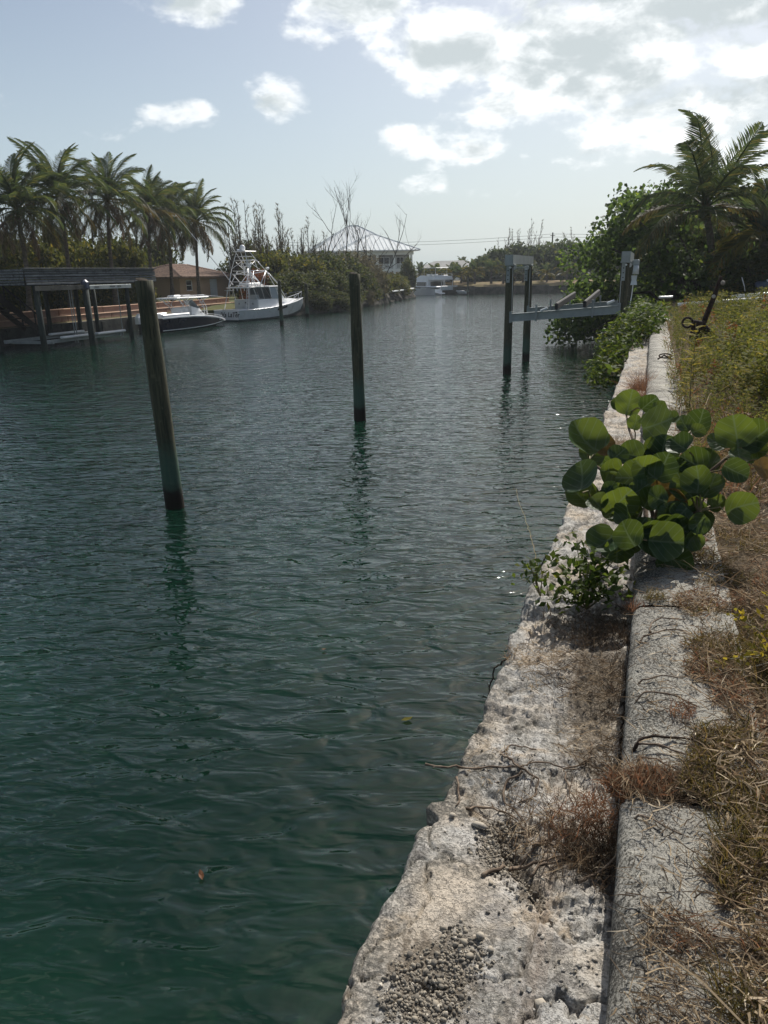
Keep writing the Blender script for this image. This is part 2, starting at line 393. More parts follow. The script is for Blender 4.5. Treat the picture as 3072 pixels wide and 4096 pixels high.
def piling_mat():
    m, nt, b, out = new_mat("treated_piling_wood")
    v = objvec(nt, (1, 1, .06)); v0 = objvec(nt)
    sep = N(nt, 'ShaderNodeSeparateXYZ'); L(nt, v0, sep.inputs[0])
    c = mixc(nt, smooth(nt, noise(nt, 26, 6, .65, v), .36, .64), (.082, .078, .046), (.034, .038, .025))
    c = mixc(nt, mathn(nt, 'MULTIPLY', smooth(nt, noise(nt, 55, 3, .5, objvec(nt, (1, 1, .025))), .60, .68), .85), c, (.012, .011, .008))
    c = mixc(nt, mathn(nt, 'MULTIPLY', smooth(nt, noise(nt, 7, 5, .65, v0), .55, .7), .5), c, (.14, .135, .09))
    green = smooth(nt, mathn(nt, 'ADD', sep.outputs[2], mathn(nt, 'MULTIPLY', noise(nt, 12, 5, .65, v0), .5)), 1.6, 1.0)
    c = mixc(nt, mathn(nt, 'MULTIPLY', green, .8), c, mixc(nt, noise(nt, 30, 5, .6, v), (.035, .085, .062), (.07, .12, .09)))
    wet = smooth(nt, mathn(nt, 'ADD', sep.outputs[2], mathn(nt, 'MULTIPLY', noise(nt, 9, 3, .5, v0), .25)), .62, .36)
    c = mixc(nt, wet, c, (.018, .014, .010))
    L(nt, c, b.inputs['Base Color']); b.inputs['Roughness'].default_value = .85; b.inputs['Specular IOR Level'].default_value = .25
    bump(nt, b, noise(nt, 40, 6, .7, v), .8, .012)
    return m
def wood_mat(name, a, bb, dark, axis=(.12, 1, 1), rough=.8):
    m, nt, b, out = new_mat(name)
    v = objvec(nt, axis)
    oi = N(nt, 'ShaderNodeObjectInfo')
    c = mixc(nt, smooth(nt, noise(nt, 14, 6, .65, v), .35, .65), a, bb)
    c = mixc(nt, mathn(nt, 'MULTIPLY', smooth(nt, noise(nt, 3.2, 4, .6, objvec(nt)), .52, .7), .7), c, dark)
    hs = N(nt, 'ShaderNodeHueSaturation'); L(nt, c, hs.inputs['Color']); L(nt, mathn(nt, 'ADD', mathn(nt, 'MULTIPLY', oi.outputs['Random'], .5), .75), hs.inputs['Value'])
    L(nt, hs.outputs[0], b.inputs['Base Color']); b.inputs['Roughness'].default_value = rough; b.inputs['Specular IOR Level'].default_value = .25
    bump(nt, b, noise(nt, 30, 5, .7, v), .5, .01)
    return m
def glass_mat(name, col, rough=.08):
    m, nt, b, out = new_mat(name)
    b.inputs['Base Color'].default_value = (*col, 1); b.inputs['Roughness'].default_value = rough; b.inputs['IOR'].default_value = 1.45
    v = objvec(nt); bump(nt, b, noise(nt, 2.5, 2, .5, v), .15, .02)
    return m
M = {}
M['water'] = water_mat(); M['lime'] = limestone_mat(); M['curb'] = curb_mat(); M['pile'] = piling_mat()
M['soil'] = plain('dry_soil', (.12, .09, .06), (.065, .052, .034), .95, 4.0, bmp=.8, bscale=30, bdist=.03, spec=.1, dark=(.05, .045, .03))
M['bankground'] = plain('bank_lawn', (.11, .105, .045), (.075, .085, .035), .95, .5, bmp=.6, bscale=6, bdist=.05, spec=.1)
M['farsand'] = plain('far_dry_ground', (.24, .18, .11), (.13, .11, .05), .95, .35, bmp=.5, bscale=4, bdist=.05, spec=.1)
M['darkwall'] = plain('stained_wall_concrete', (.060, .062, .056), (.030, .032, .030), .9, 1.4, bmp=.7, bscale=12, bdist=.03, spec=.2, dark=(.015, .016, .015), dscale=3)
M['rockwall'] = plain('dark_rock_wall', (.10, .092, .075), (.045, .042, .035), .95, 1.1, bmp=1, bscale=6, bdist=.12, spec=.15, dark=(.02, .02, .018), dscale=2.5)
M['terra'] = plain('terracotta_paint', (.32, .195, .14), (.27, .16, .115), .85, 1.5, bmp=.3, bscale=20, bdist=.01, dark=(.22, .10, .06), dscale=2.2)
M['terracap'] = plain('pale_terracotta_cap', (.50, .33, .23), (.42, .27, .18), .85, 2.0, bmp=.2)
M['pinkwall'] = plain('peach_stucco', (.42, .29, .195), (.38, .26, .175), .9, .8, bmp=.3, bscale=30, bdist=.01)
M['rooftile'] = plain('clay_roof_tile', (.31, .21, .155), (.20, .135, .10), .8, 2.5, bmp=.5, bscale=14, bdist=.02, dark=(.10, .06, .045), dscale=4)
M['white'] = plain('white_paint', (.74, .75, .74), (.68, .69, .69), .45, 1.2)
M['whitewall'] = plain('white_stucco', (.78, .80, .77), (.72, .74, .72), .85, .6, bmp=.15)
M['shadewall'] = plain('shade_toned_verandah_wall', (.25, .255, .24), (.20, .205, .195), .85, .8)  # shade under the verandah put into the wall colour as grey
M['gel'] = plain('white_gelcoat', (.78, .79, .79), (.72, .73, .74), .22, .8, spec=.5)
M['gelgrey'] = plain('dull_white_gelcoat', (.52, .55, .56), (.44, .475, .49), .4, .9, spec=.4, dark=(.36, .37, .36), dscale=1.2)
M['navy'] = plain('navy_gelcoat', (.007, .010, .024), (.005, .008, .018), .25, .8, spec=.25)
M['antifoul'] = plain('dark_antifouling', (.012, .03, .032), (.02, .04, .042), .6, 2)
M['greyroof'] = plain('grey_metal_roof', (.34, .335, .32), (.29, .29, .275), .85, .8, spec=.15)
M['metalroof'] = plain('pale_metal_roof', (.60, .63, .635), (.54, .57, .575), .6, .6, metal=.0, spec=.1)
M['alu'] = plain('weathered_aluminium', (.30, .33, .325), (.24, .265, .26), .55, 2.0, metal=.25, bmp=.1)
M['pipealu'] = plain('anodised_pipe', (.66, .67, .68), (.6, .61, .62), .3, 2.0, metal=.35)
M['black'] = plain('black_rubber', (.016, .016, .017), (.026, .026, .027), .8, 5.0, bmp=.3)
M['darkglass'] = glass_mat('dark_window_glass', (.012, .016, .018))
M['vinyl'] = glass_mat('clear_vinyl_screen', (.30, .345, .37), .18)
M['bluecover'] = plain('blue_motor_cover', (.03, .045, .085), (.02, .03, .06), .45, 3.0)
M['rust'] = plain('rusty_iron', (.045, .028, .019), (.018, .013, .011), .9, 14, bmp=.8, bscale=60, bdist=.01, spec=.2)
M['pvc'] = plain('white_pvc_pipe', (.75, .76, .75), (.66, .67, .66), .35, 3)
M['bark'] = plain('grey_bark', (.135, .115, .092), (.075, .065, .052), .95, 7, bmp=.9, bscale=22, bdist=.03, spec=.1)
M['darkbark'] = plain('dark_bark', (.055, .046, .036), (.03, .026, .02), .95, 7, bmp=.8, bscale=22, bdist=.03, spec=.1)
M['palmbark'] = plain('palm_trunk_bark', (.14, .115, .09), (.065, .055, .045), .95, 3.0, stretch=(.6, .6, 5), bmp=.9, bscale=9, bdist=.04, spec=.1)
M['vine'] = plain('dry_vine_bark', (.20, .155, .115), (.085, .062, .045), .9, 26, spec=.15)
M['darkvine'] = plain('dark_dead_vine', (.045, .032, .024), (.02, .016, .012), .9, 20, spec=.1)
M['stem'] = plain('green_brown_stem', (.16, .12, .06), (.10, .10, .04), .7, 20)
M['pebble'] = leaf_mat('limestone_pebble', (.12, .11, .095), (.30, .265, .21), (.47, .43, .36), 0.0, .95, spec=.1)
M['stone'] = plain('limestone_pebble', (.40, .355, .285), (.25, .23, .20), .92, 30, bmp=.5, bscale=120, bdist=.004, spec=.15, dark=(.10, .09, .075), dscale=45)
M['roofwood'] = wood_mat('silvered_planks', (.17, .18, .185), (.085, .092, .098), (.035, .037, .04), axis=(1, .1, 1))
M['darkwood'] = wood_mat('dark_dock_timber', (.040, .034, .027), (.02, .018, .015), (.012, .011, .01))
M['post'] = plain('green_stained_post', (.030, .042, .034), (.018, .024, .021), .85, 9, stretch=(1, 1, .1), bmp=.5, bscale=40)
# leaves
M['lf_palm'] = leaf_mat('palm_leaflet', (.028, .048, .020), (.062, .082, .027), (.15, .13, .035), .48, .48, spec=.3)
M['lf_palmold'] = leaf_mat('old_palm_leaflet', (.035, .042, .015), (.085, .070, .022), (.15, .105, .03), .40, .6)
M['lf_palmdead'] = leaf_mat('dead_palm_frond', (.08, .06, .035), (.15, .105, .06), None, .25, .8, spec=.15)
M['lf_young'] = leaf_mat('young_palm_leaflet', (.06, .075, .02), (.16, .14, .03), (.30, .22, .06), .4, .4)
M['lf_bush'] = leaf_mat('thicket_leaf', (.026, .040, .014), (.062, .072, .024), (.12, .11, .03), .42, .65, spec=.12)
M['lf_hedge'] = leaf_mat('yellow_green_leaf', (.030, .042, .013), (.085, .090, .022), (.20, .165, .038), .42, .65, spec=.12)
M['lf_cas'] = leaf_mat('casuarina_needles', (.075, .072, .045), (.125, .112, .065), None, .35, .9, spec=.1)
M['lf_rust'] = leaf_mat('rusty_leaf', (.10, .04, .016), (.20, .08, .025), None, .4, .6)
M['lf_grape'] = leaf_mat('sea_grape_leaf', (.034, .062, .020), (.066, .105, .028), (.15, .20, .04), .52, .6, spec=.15)
M['lf_far'] = leaf_mat('far_bush_leaf', (.028, .045, .018), (.055, .072, .026), (.09, .095, .03), .40, .7, spec=.12)
M['lf_scae'] = leaf_mat('glossy_shrub_leaf', (.026, .048, .012), (.070, .100, .020), (.15, .16, .03), .45, .6, spec=.15)
M['lf_weed'] = leaf_mat('weed_leaf', (.046, .062, .018), (.115, .118, .028), (.26, .22, .055), .48, .7, spec=.12)
M['lf_weedb'] = leaf_mat('weed_yellow_frond', (.13, .125, .024), (.24, .20, .038), None, .5, .7, spec=.1)
M['g_straw'] = leaf_mat('straw_grass', (.17, .125, .075), (.36, .28, .18), (.60, .52, .39), .2, .8, spec=.15)
M['g_rust'] = leaf_mat('rust_grass', (.105, .062, .036), (.18, .102, .055), (.28, .19, .105), .4, .7, spec=.2)
M['g_olive'] = leaf_mat('olive_grass', (.055, .052, .02), (.115, .092, .03), (.20, .15, .05), .4, .6, spec=.2)
M['g_dead'] = leaf_mat('dark_dead_grass', (.06, .045, .030), (.12, .09, .06), None, .2, .8, spec=.1)
def big_leaf_mat(name, c1, c2, vein, tcol, trans=.42):
    m, nt, b, out = new_mat(name)
    v = objvec(nt); oi = N(nt, 'ShaderNodeObjectInfo')
    sep = N(nt, 'ShaderNodeSeparateXYZ'); L(nt, v, sep.inputs[0])
    # midrib along local x, side veins branching at an angle: their own colour
    ay = mathn(nt, 'ABSOLUTE', sep.outputs[1])
    mid = smooth(nt, ay, .036, .012)
    ph = mathn(nt, 'FRACT', mathn(nt, 'MULTIPLY', mathn(nt, 'SUBTRACT', sep.outputs[0], mathn(nt, 'MULTIPLY', ay, .75)), 4.6))
    side = smooth(nt, mathn(nt, 'ABSOLUTE', mathn(nt, 'SUBTRACT', ph, .5)), .10, .035)
    vv = mathn(nt, 'MAXIMUM', mid, mathn(nt, 'MULTIPLY', side, .75))
    c = mixc(nt, smooth(nt, noise(nt, 3.5, 4, .6, v), .35, .65), c1, c2)
    c = mixc(nt, mathn(nt, 'MULTIPLY', oi.outputs['Random'], .5), c, c2)
    spots = smooth(nt, noise(nt, 9, 4, .6, v), .66, .74)
    c = mixc(nt, mathn(nt, 'MULTIPLY', spots, .5), c, (.14, .10, .03))
    c = mixc(nt, mathn(nt, 'MULTIPLY', vv, .6), c, vein)
    L(nt, c, b.inputs['Base Color']); b.inputs['Roughness'].default_value = .42; b.inputs['Specular IOR Level'].default_value = .35
    bump(nt, b, mathn(nt, 'ADD', mathn(nt, 'MULTIPLY', vv, -.6), noise(nt, 7, 3, .5, v)), .25, .02)
    t = N(nt, 'ShaderNodeBsdfTranslucent'); L(nt, mixc(nt, mathn(nt, 'MULTIPLY', vv, .5), mixc(nt, oi.outputs['Random'], tuple(q * .55 for q in tcol), tuple(q * w for q, w in zip(tcol, (1.6, 1.35, 1.5)))), vein), t.inputs[0])
    mx = N(nt, 'ShaderNodeMixShader'); mx.inputs[0].default_value = trans
    L(nt, b.outputs[0], mx.inputs[1]); L(nt, t.outputs[0], mx.inputs[2]); L(nt, mx.outputs[0], out.inputs[0])
    return m
M['bigleaf'] = big_leaf_mat('broad_green_leaf', (.013, .040, .016), (.028, .062, .018), (.12, .16, .085), (.085, .13, .014), .42)
M['bigleafold'] = big_leaf_mat('broad_brown_leaf', (.11, .085, .025), (.17, .10, .03), (.2, .14, .06), (.16, .11, .02), .35)
# ================================================================== SETTING
LEDGE, CURB, GND = 2.05, 2.27, 2.24
BANK = [(-38.2, -60), (-38.2, 61), (-36.5, 65.5), (-34.6, 70), (-32.9, 80), (-33.9, 93), (-37.6, 124), (-43, 133), (-52, 139.5)]   # left waterline
def make_water():
    me = MB().add([(-420, -90, 0), (420, -90, 0), (420, 460, 0), (-420, 460, 0)], [(0, 1, 2, 3)]).mesh("water", M['water'])
    tag(link("water", me), kind='structure')
make_water()
def make_ground():
    # near land: a fine sheet close to the path, coarser outwards
    xs = np.concatenate([np.linspace(.36, 2.4, 120), np.linspace(2.45, 8, 50), np.linspace(9, 60, 18), [120, 420]])
    ys = np.concatenate([[-60, -20, -5, 0], np.linspace(.3, 8, 260), np.linspace(8.1, 34, 90), np.linspace(36, 120, 20), [141]])
    X, Y = np.meshgrid(xs, ys)
    Z = GND - .015 + (fbm(X * 3, Y * 3, 5, 3) - .5) * .10 + (fbm(X * .4, Y * .4, 3, 8) - .5) * .12 * sstep(1, 6, X) + .02 * sstep(.4, 1.2, X)
    tag(link("ground", gridmesh("ground", X, Y, Z, M['soil'])), kind='structure')
    b = MB()
    edge = BANK
    # left bank: wall face down to the bed, land behind
    secs = []
    for x, y in edge: secs.append([(x, y, -1.2), (x, y, 1.0), (x - 1.2, y, 1.35), (x - 6, y, 1.62), (x - 16, y, 1.7), (-420, y, 1.9)])
    b.loft(secs)
    tag(b.build("left_bank_ground", M['bankground'], smooth=False), kind='structure')
    f = MB()
    fe = [(-52, 139.5), (-40, 139), (-27, 138.6), (-14, 141), (10, 143), (420, 143)]
    secs = [[(x, y, -1.2), (x, y, 1.25), (x, y + 1.0, 1.5), (x, y + 4, 2.0), (x, y + 30, 2.1), (max(-425, min(425, x * 2)), y + 330, 2.3)] for x, y in fe]
    secs.insert(0, [(-420, 139.45, -1.2), (-420, 139.45, 1.25), (-420, 140.5, 1.5), (-420, 143.5, 2.0), (-420, 170, 2.1), (-425, 470, 2.3)])
    f.loft(secs)
    tag(f.build("far_bank_ground", M['farsand']), kind='structure')
make_ground()

# ------------------------------------------------------------------ near seawall: rough limestone ledge + concrete curb
WALL = thing("seawall", "rough limestone seawall ledge with a rounded concrete curb along the near bank", "seawall", (0, 0, 0))
def ledge_edge(y):
    e = -.565 + .012 * np.clip(y, 0, 15) + (fbm(y * 1.3, y * 0 + 3.3, 3, 21) - .5) * .10 + (fbm(y * 7, y * 0 + 1.7, 3, 22) - .5) * .05 + (fbm(y * 26, y * 0 + 4.7, 3, 23) - .5) * .018
    # the smooth cap slab breaks off with a notch
    e = e - .035 * sstep(2.12, 2.06, y) + .05 * np.exp(-((y - 2.0) / .045) ** 2)
    return e
def slab_line(x):       # where the smooth cap slab ends, as y of x
    return 2.08 - .42 * sstep(-.50, -.05, x) + (fbm(x * 14, x * 0 + .4, 3, 31) - .5) * .16
def ledge_height(X, Y):
    cap = sstep(.018, -.018, Y - slab_line(X))
    q = fbm(X * 5 + 1.2 * fbm(X * 6, Y * 6, 3, 47), Y * 4.2, 5, 41, .55); st = q * 11; fl = np.floor(st); strata = (fl + sstep(.55, .95, st - fl)) / 11      # flaking beds
    rough = (strata - .5) * .11 + (fbm(X * 3, Y * 2.2, 3, 42) - .5) * .08 + (fbm(X * 40, Y * 40, 3, 46, .6) - .5) * .022 - np.clip(.10 - np.abs(fbm(X * 17, Y * 17, 3, 50) - .5), 0, 1) * .12
    pits = -np.clip(.18 - np.abs(fbm(X * 8, Y * 8, 3, 43) - .5) * 2.2, 0, 1) * .06
    crack = -.03 * np.clip(1 - np.abs(fbm(X * 3.1, Y * 3.1, 4, 48) - .5) / .008, 0, 1)
    flat = crack + (fbm(X * 4, Y * 4, 4, 44) - .5) * .035 + (fbm(X * 12, Y * 12, 3, 49) - .5) * .010 + (fbm(X * 30, Y * 30, 3, 45) - .5) * .008
    z = LEDGE + cap * (.028 + flat) + (1 - cap) * (rough + pits - .01)
    # second cap edge near the curb foot
    hollow = np.exp(-(((X + .30) / .07) ** 2 + ((Y - 1.98) / .13) ** 2)) + .8 * np.exp(-(((X + .38) / .10) ** 2 + ((Y - 1.42) / .12) ** 2))
    return z - .022 * hollow
def make_ledge():
    ys = [.25]
    while ys[-1] < 46: ys.append(ys[-1] + max(.0065, .0042 * ys[-1]))
    ys = np.array(ys); u = np.linspace(0, 1, 96)
    e = ledge_edge(ys)
    X = e[:, None] * (1 - u)[None, :] + .06 * u[None, :]
    Y = np.repeat(ys[:, None], len(u), 1)
    Z = ledge_height(X, Y)
    # rounded rim
    Z -= .022 * sstep(.03, 0, u)[None, :] ** 2
    # wall face below the rim
    k = 14; t = np.linspace(1, 0, k, endpoint=False)
    zf = Z[:, :1] - t[None, :] * (LEDGE + .7)
    xf = X[:, :1] + .03 * sstep(0, .3, t)[None, :] + (fbm(Y[:, :1] * 4 + t * 0, zf * 4, 4, 52) - .5) * .10
    X = np.concatenate([xf, X], 1); Y = np.concatenate([np.repeat(ys[:, None], k, 1), Y], 1); Z = np.concatenate([zf, Z], 1)
    link("ledge", gridmesh("ledge", X, Y, Z, M['lime']), WALL)
make_ledge()
def make_curb():
    cuts = [.2, 2.10, 3.56, 5.6, 7.9, 10.4, 13.0, 15.7, 18.6, 22, 26, 31, 38]
    for i in range(len(cuts) - 1):
        y0, y1 = cuts[i] + .012, cuts[i + 1] - .012
        if i == 1: y0 += .03
        st = max(.009, .005 * y0); ny = int((y1 - y0) / st) + 2
        ys = np.linspace(y0, y1, ny)
        prof = [(.035, LEDGE - .12), (.033, LEDGE), (.03, 2.13), (.03, 2.19)]
        for a in np.linspace(0, 1, 9): prof.append((.03 + .055 * (1 - math.cos(a * math.pi / 2)), 2.195 + .062 * math.sin(a * math.pi / 2)))
        prof += [(x, CURB - .012 + .012 * min(1, (x - .085) / .1)) for x in np.linspace(.095, .47, 42)]
        prof += [(.475, 2.1)]
        P = np.array(prof)
        X = np.repeat(P[None, :, 0], ny, 0); Z = np.repeat(P[None, :, 1], ny, 0); Y = np.repeat(ys[:, None], len(P), 1)
        s = 100 + i
        X = X + (fbm(Y * 1.1, Y * 0 + .3, 3, s) - .5) * .03 + (fbm(Y * 26, Z * 26 + X * 9, 3, 61) - .5) * .010
        Z = Z + (fbm(X * 34, Y * 34, 4, 62, .6) - .5) * .013 - np.clip(fbm(X * 55, Y * 55, 2, 63) - .62, 0, 1) * .035 + (fbm(X * 4, Y * 1.5, 3, 64) - .5) * .025
        # worn ends
        en = np.minimum(sstep(0, .06, Y - y0), sstep(0, .06, y1 - Y)); Z = Z - (1 - en) * .02
        o = link("curb_segment", gridmesh("curb_segment", X, Y, Z, M['curb']), WALL)
    MB().box((.255, 19, 2.06), (.38, 38, .18)).build("curb_core", M['curb'], WALL)
make_curb()
# ================================================================== LEFT BANK
def make_left_wall():
    w = thing("canal_wall", "dark stained concrete canal wall under the boathouse on the left bank", "canal wall", (-38.1, 0, 0))
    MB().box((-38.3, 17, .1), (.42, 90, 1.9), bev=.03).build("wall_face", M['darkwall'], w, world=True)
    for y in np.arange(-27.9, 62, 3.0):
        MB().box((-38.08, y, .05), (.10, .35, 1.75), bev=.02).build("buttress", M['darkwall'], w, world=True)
    t = thing("terrace_wall", "two tier terracotta painted retaining wall above the dark canal wall", "retaining wall", (-39, 0, 1.0))
    y = 30.0
    ys = []
    while y < 66:
        ys.append(y); y += 2.35
    for i, a in enumerate(ys):
        if 39.0 < a < 41.0: pass
        z0 = .03 * math.sin(i * 1.3)
        MB().box((-38.75, a + 1.16, 1.22), (.35, 2.30, .44), bev=.012).build("wall_block", M['terra'], t, world=True)
        MB().box((-39.5, a + 1.16, 1.61), (.40, 2.30, .50 + z0), bev=.012).build("wall_block", M['terra'], t, world=True)
        MB().box((-38.78, a + 1.16, 1.47), (.46, 2.33, .055), bev=.01).build("cap_stone", M['terracap'], t, world=True)
        MB().box((-39.5, a + 1.16, 1.90 + z0 / 2), (.48, 2.33, .055), bev=.01).build("cap_stone", M['terracap'], t, world=True)
    MB().box((-38.47, 48, 1.03), (.20, 36, .06), bev=.01).build("lower_lip", M['terracap'], t, world=True)
    s = thing("garden_steps", "short flight of dark concrete steps beside the first boathouse post", "steps", (-38.4, 37.3, 1.0))
    for k in range(4):
        MB().box((-38.45, 36.2 + k * .32, 1.08 + .22 * (3 - k) / 2), (.9, .33, .22 * (4 - k)), bev=.012).build("step", M['darkwall'], s, world=True)
make_left_wall()

def make_boathouse():
    b = thing("boathouse", "open boathouse with a silvered plank roof skirt on green stained posts", "boathouse", (-35.4, 40.2, 0))
    X0, X1, Y0, Y1 = -32.5, -39.2, 34.3, 46.1
    ZB, ZT = 3.62, 4.50; n = 6; h = (ZT - ZB) / n
    for r in range(n):
        z = ZB + (r + .5) * h
        out = .012 * (n - r)            # each board laps a little over the one above
        cuts = [Y0 - .05, Y0 + 3.7 + .9 * ((r * 7) % 4), Y0 + 8.2 + .7 * ((r * 5) % 3) - .6, Y1 + .05]
        for i in range(3):
            ln = cuts[i + 1] - cuts[i] - .02
            sag = .02 * math.sin(r * 2.1 + i)
            MB().box((X0 + out, (cuts[i] + cuts[i + 1]) / 2, z + sag * .4), (.035, ln, h - .040), rx=sag * .12, ry=.10, bev=.006).build("plank", M['roofwood'], b, world=True)
        for (x0, x1) in ((X1, -36.0), (-35.98, X0 - .03)):
            for yy in (Y0 - .02 - out, Y1 + .02 + out):
                MB().box(((x0 + x1) / 2, yy, z), (x1 - x0 - .01, .035, h - .040), bev=.006).build("plank", M['roofwood'], b, world=True)
    MB().box((X0 + .06, (Y0 + Y1) / 2, ZT + .02), (.22, Y1 - Y0 + .3, .045), bev=.008).build("top_rail", M['roofwood'], b, world=True)
    MB().box(((X0 + X1) / 2, (Y0 + Y1) / 2, ZT - .10), (abs(X1 - X0) - .1, Y1 - Y0 - .1, .10)).build("deck", M['darkwood'], b, world=True)
    for y in np.linspace(Y0 + .4, Y1 - .4, 9):
        MB().box(((X0 + X1) / 2, y, ZT - .30), (abs(X1 - X0) - .2, .09, .26)).build("joist", M['darkwood'], b, world=True)
    for x in (X0 - .25, X1 + .3):
        MB().box((x, (Y0 + Y1) / 2, ZB + .12), (.14, Y1 - Y0 - .1, .30)).build("beam", M['darkwood'], b, world=True)
    for (x, y, r) in ((-32.75, 35.2, .17), (-32.8, 43.3, .14), (-32.8, 45.9, .17), (-38.0, 36.2, .15), (-37.7, 41.3, .15), (-37.7, 44.2, .15), (-37.7, 46.0, .15), (-35.4, 34.6, .13)):
        MB().tube([(x, y, -1), (x + .02, y - .02, 1.5), (x, y, ZB + .1)], [r * 1.05, r, r * .95], 10, jit=.05).build("post", M['post'], b, smooth=True, world=True)
    s = thing("dock_stair", "dark timber stair with a handrail slanting down under the boathouse roof", "stair", (-36, 36, 1))
    A, B = Vector((-36.2, 33.6, 4.3)), Vector((-36.2, 38.1, 1.0))
    for dx in (-.5, .5):
        MB().bar(A + Vector((dx, 0, 0)), B + Vector((dx, 0, 0)), .06, .34).build("stringer", M['darkwood'], s, world=True)
        MB().bar(A + Vector((dx, 0, .95)), B + Vector((dx, 0, .95)), .05, .09).build("handrail", M['darkwood'], s, world=True)
        for t in (.25, .5, .75, .97):
            p = A.lerp(B, t) + Vector((dx, 0, 0)); MB().bar(p, p + Vector((0, 0, .95)), .06, .06, up=(1, 0, 0)).build("baluster", M['darkwood'], s, world=True)
    for k in range(12):
        p = A.lerp(B, (k + .7) / 12.3); MB().box(p, (.96, .30, .045)).build("tread", M['darkwood'], s, world=True)
make_boathouse()

def make_left_lift():
    l = thing("boat_lift", "covered boat lift of pale beams, cables and a low cradle inside the boathouse", "boat lift", (-33, 39, 0))
    MB().box((-32.22, 36.6, 3.44), (.10, 4.1, .26), bev=.01).build("top_beam", M['darkwall'], l, world=True)  # shaded half of the aluminium beam, its shade painted with a dark material
    bm = MB().box((-32.22, 41.0, 3.42), (.10, 4.0, .24), bev=.01).build("top_beam", M['alu'], l, world=True)
    tag(bm, "pale aluminium top beam with a small dark line of print")
    random.seed(3)
    t = MB(); y = 40.9
    for k in range(9):
        w = .055 + .05 * random.random(); t.box((-32.162, y, 3.43 + .012 * random.random()), (.006, w, .05 + .02 * random.random())); y += w + (.03 if k != 4 else .22)
    t.box((-32.162, 39.62, 3.43), (.006, .42, .045))
    t.build("print", M['black'], bm, world=False).location = -l.location
    MB().tube([(-32.3, 38.75, -1), (-32.3, 38.75, 3.35)], .19, 10).build("piling", M['post'], l, smooth=True, world=True)
    MB().box((-32.3, 38.75, 3.56), (.42, .50, .62), bev=.14).build("motor_cover", M['bluecover'], l, smooth=False, world=True)
    for y, x in ((35.9, -33.2), (38.3, -33.0), (42.9, -33.2), (38.45, -33.3)):
        MB().tube([(x, y, .2), (x, y, 3.6)], .028, 6).build("cable_pole", M['alu'], l, world=True)
    for x in (-33.3, -36.2):
        MB().box((x, 39.4, .42), (.16, 7.2, .20), bev=.01).build("cradle_beam", M['alu'], l, world=True)
    for x, y0, y1 in ((-33.05, 37.0, 39.7), (-33.05, 40.1, 42.9), (-35.9, 39.2, 42.3)):
        MB().box((x, (y0 + y1) / 2, .60), (.30, y1 - y0, .14), bev=.04).build("bunk", M['white'], l, world=True)
    MB().box((-34.7, 36.4, .36), (3.1, .16, .16)).build("cross_beam", M['alu'], l, world=True)
    MB().box((-34.7, 42.6, .36), (3.1, .16, .16)).build("cross_beam", M['alu'], l, world=True)
make_left_lift()

def make_lamp():
    l = thing("globe_lamp", "white globe lamp on a slim grey post behind the boathouse", "lamp", (-48.1, 61.3, 1.6))
    MB().tube([(0, 0, 0), (0, 0, .98)], [.07, .05], 10).build("post", M['alu'], l, smooth=True)
    MB().tube([(0, 0, .93), (0, 0, 1.0)], [.11, .13], 12).build("collar", M['alu'], l, smooth=True)
    MB().ball((0, 0, 1.17), .215, 16, 10).build("globe", M['white'], l, smooth=True)
make_lamp()

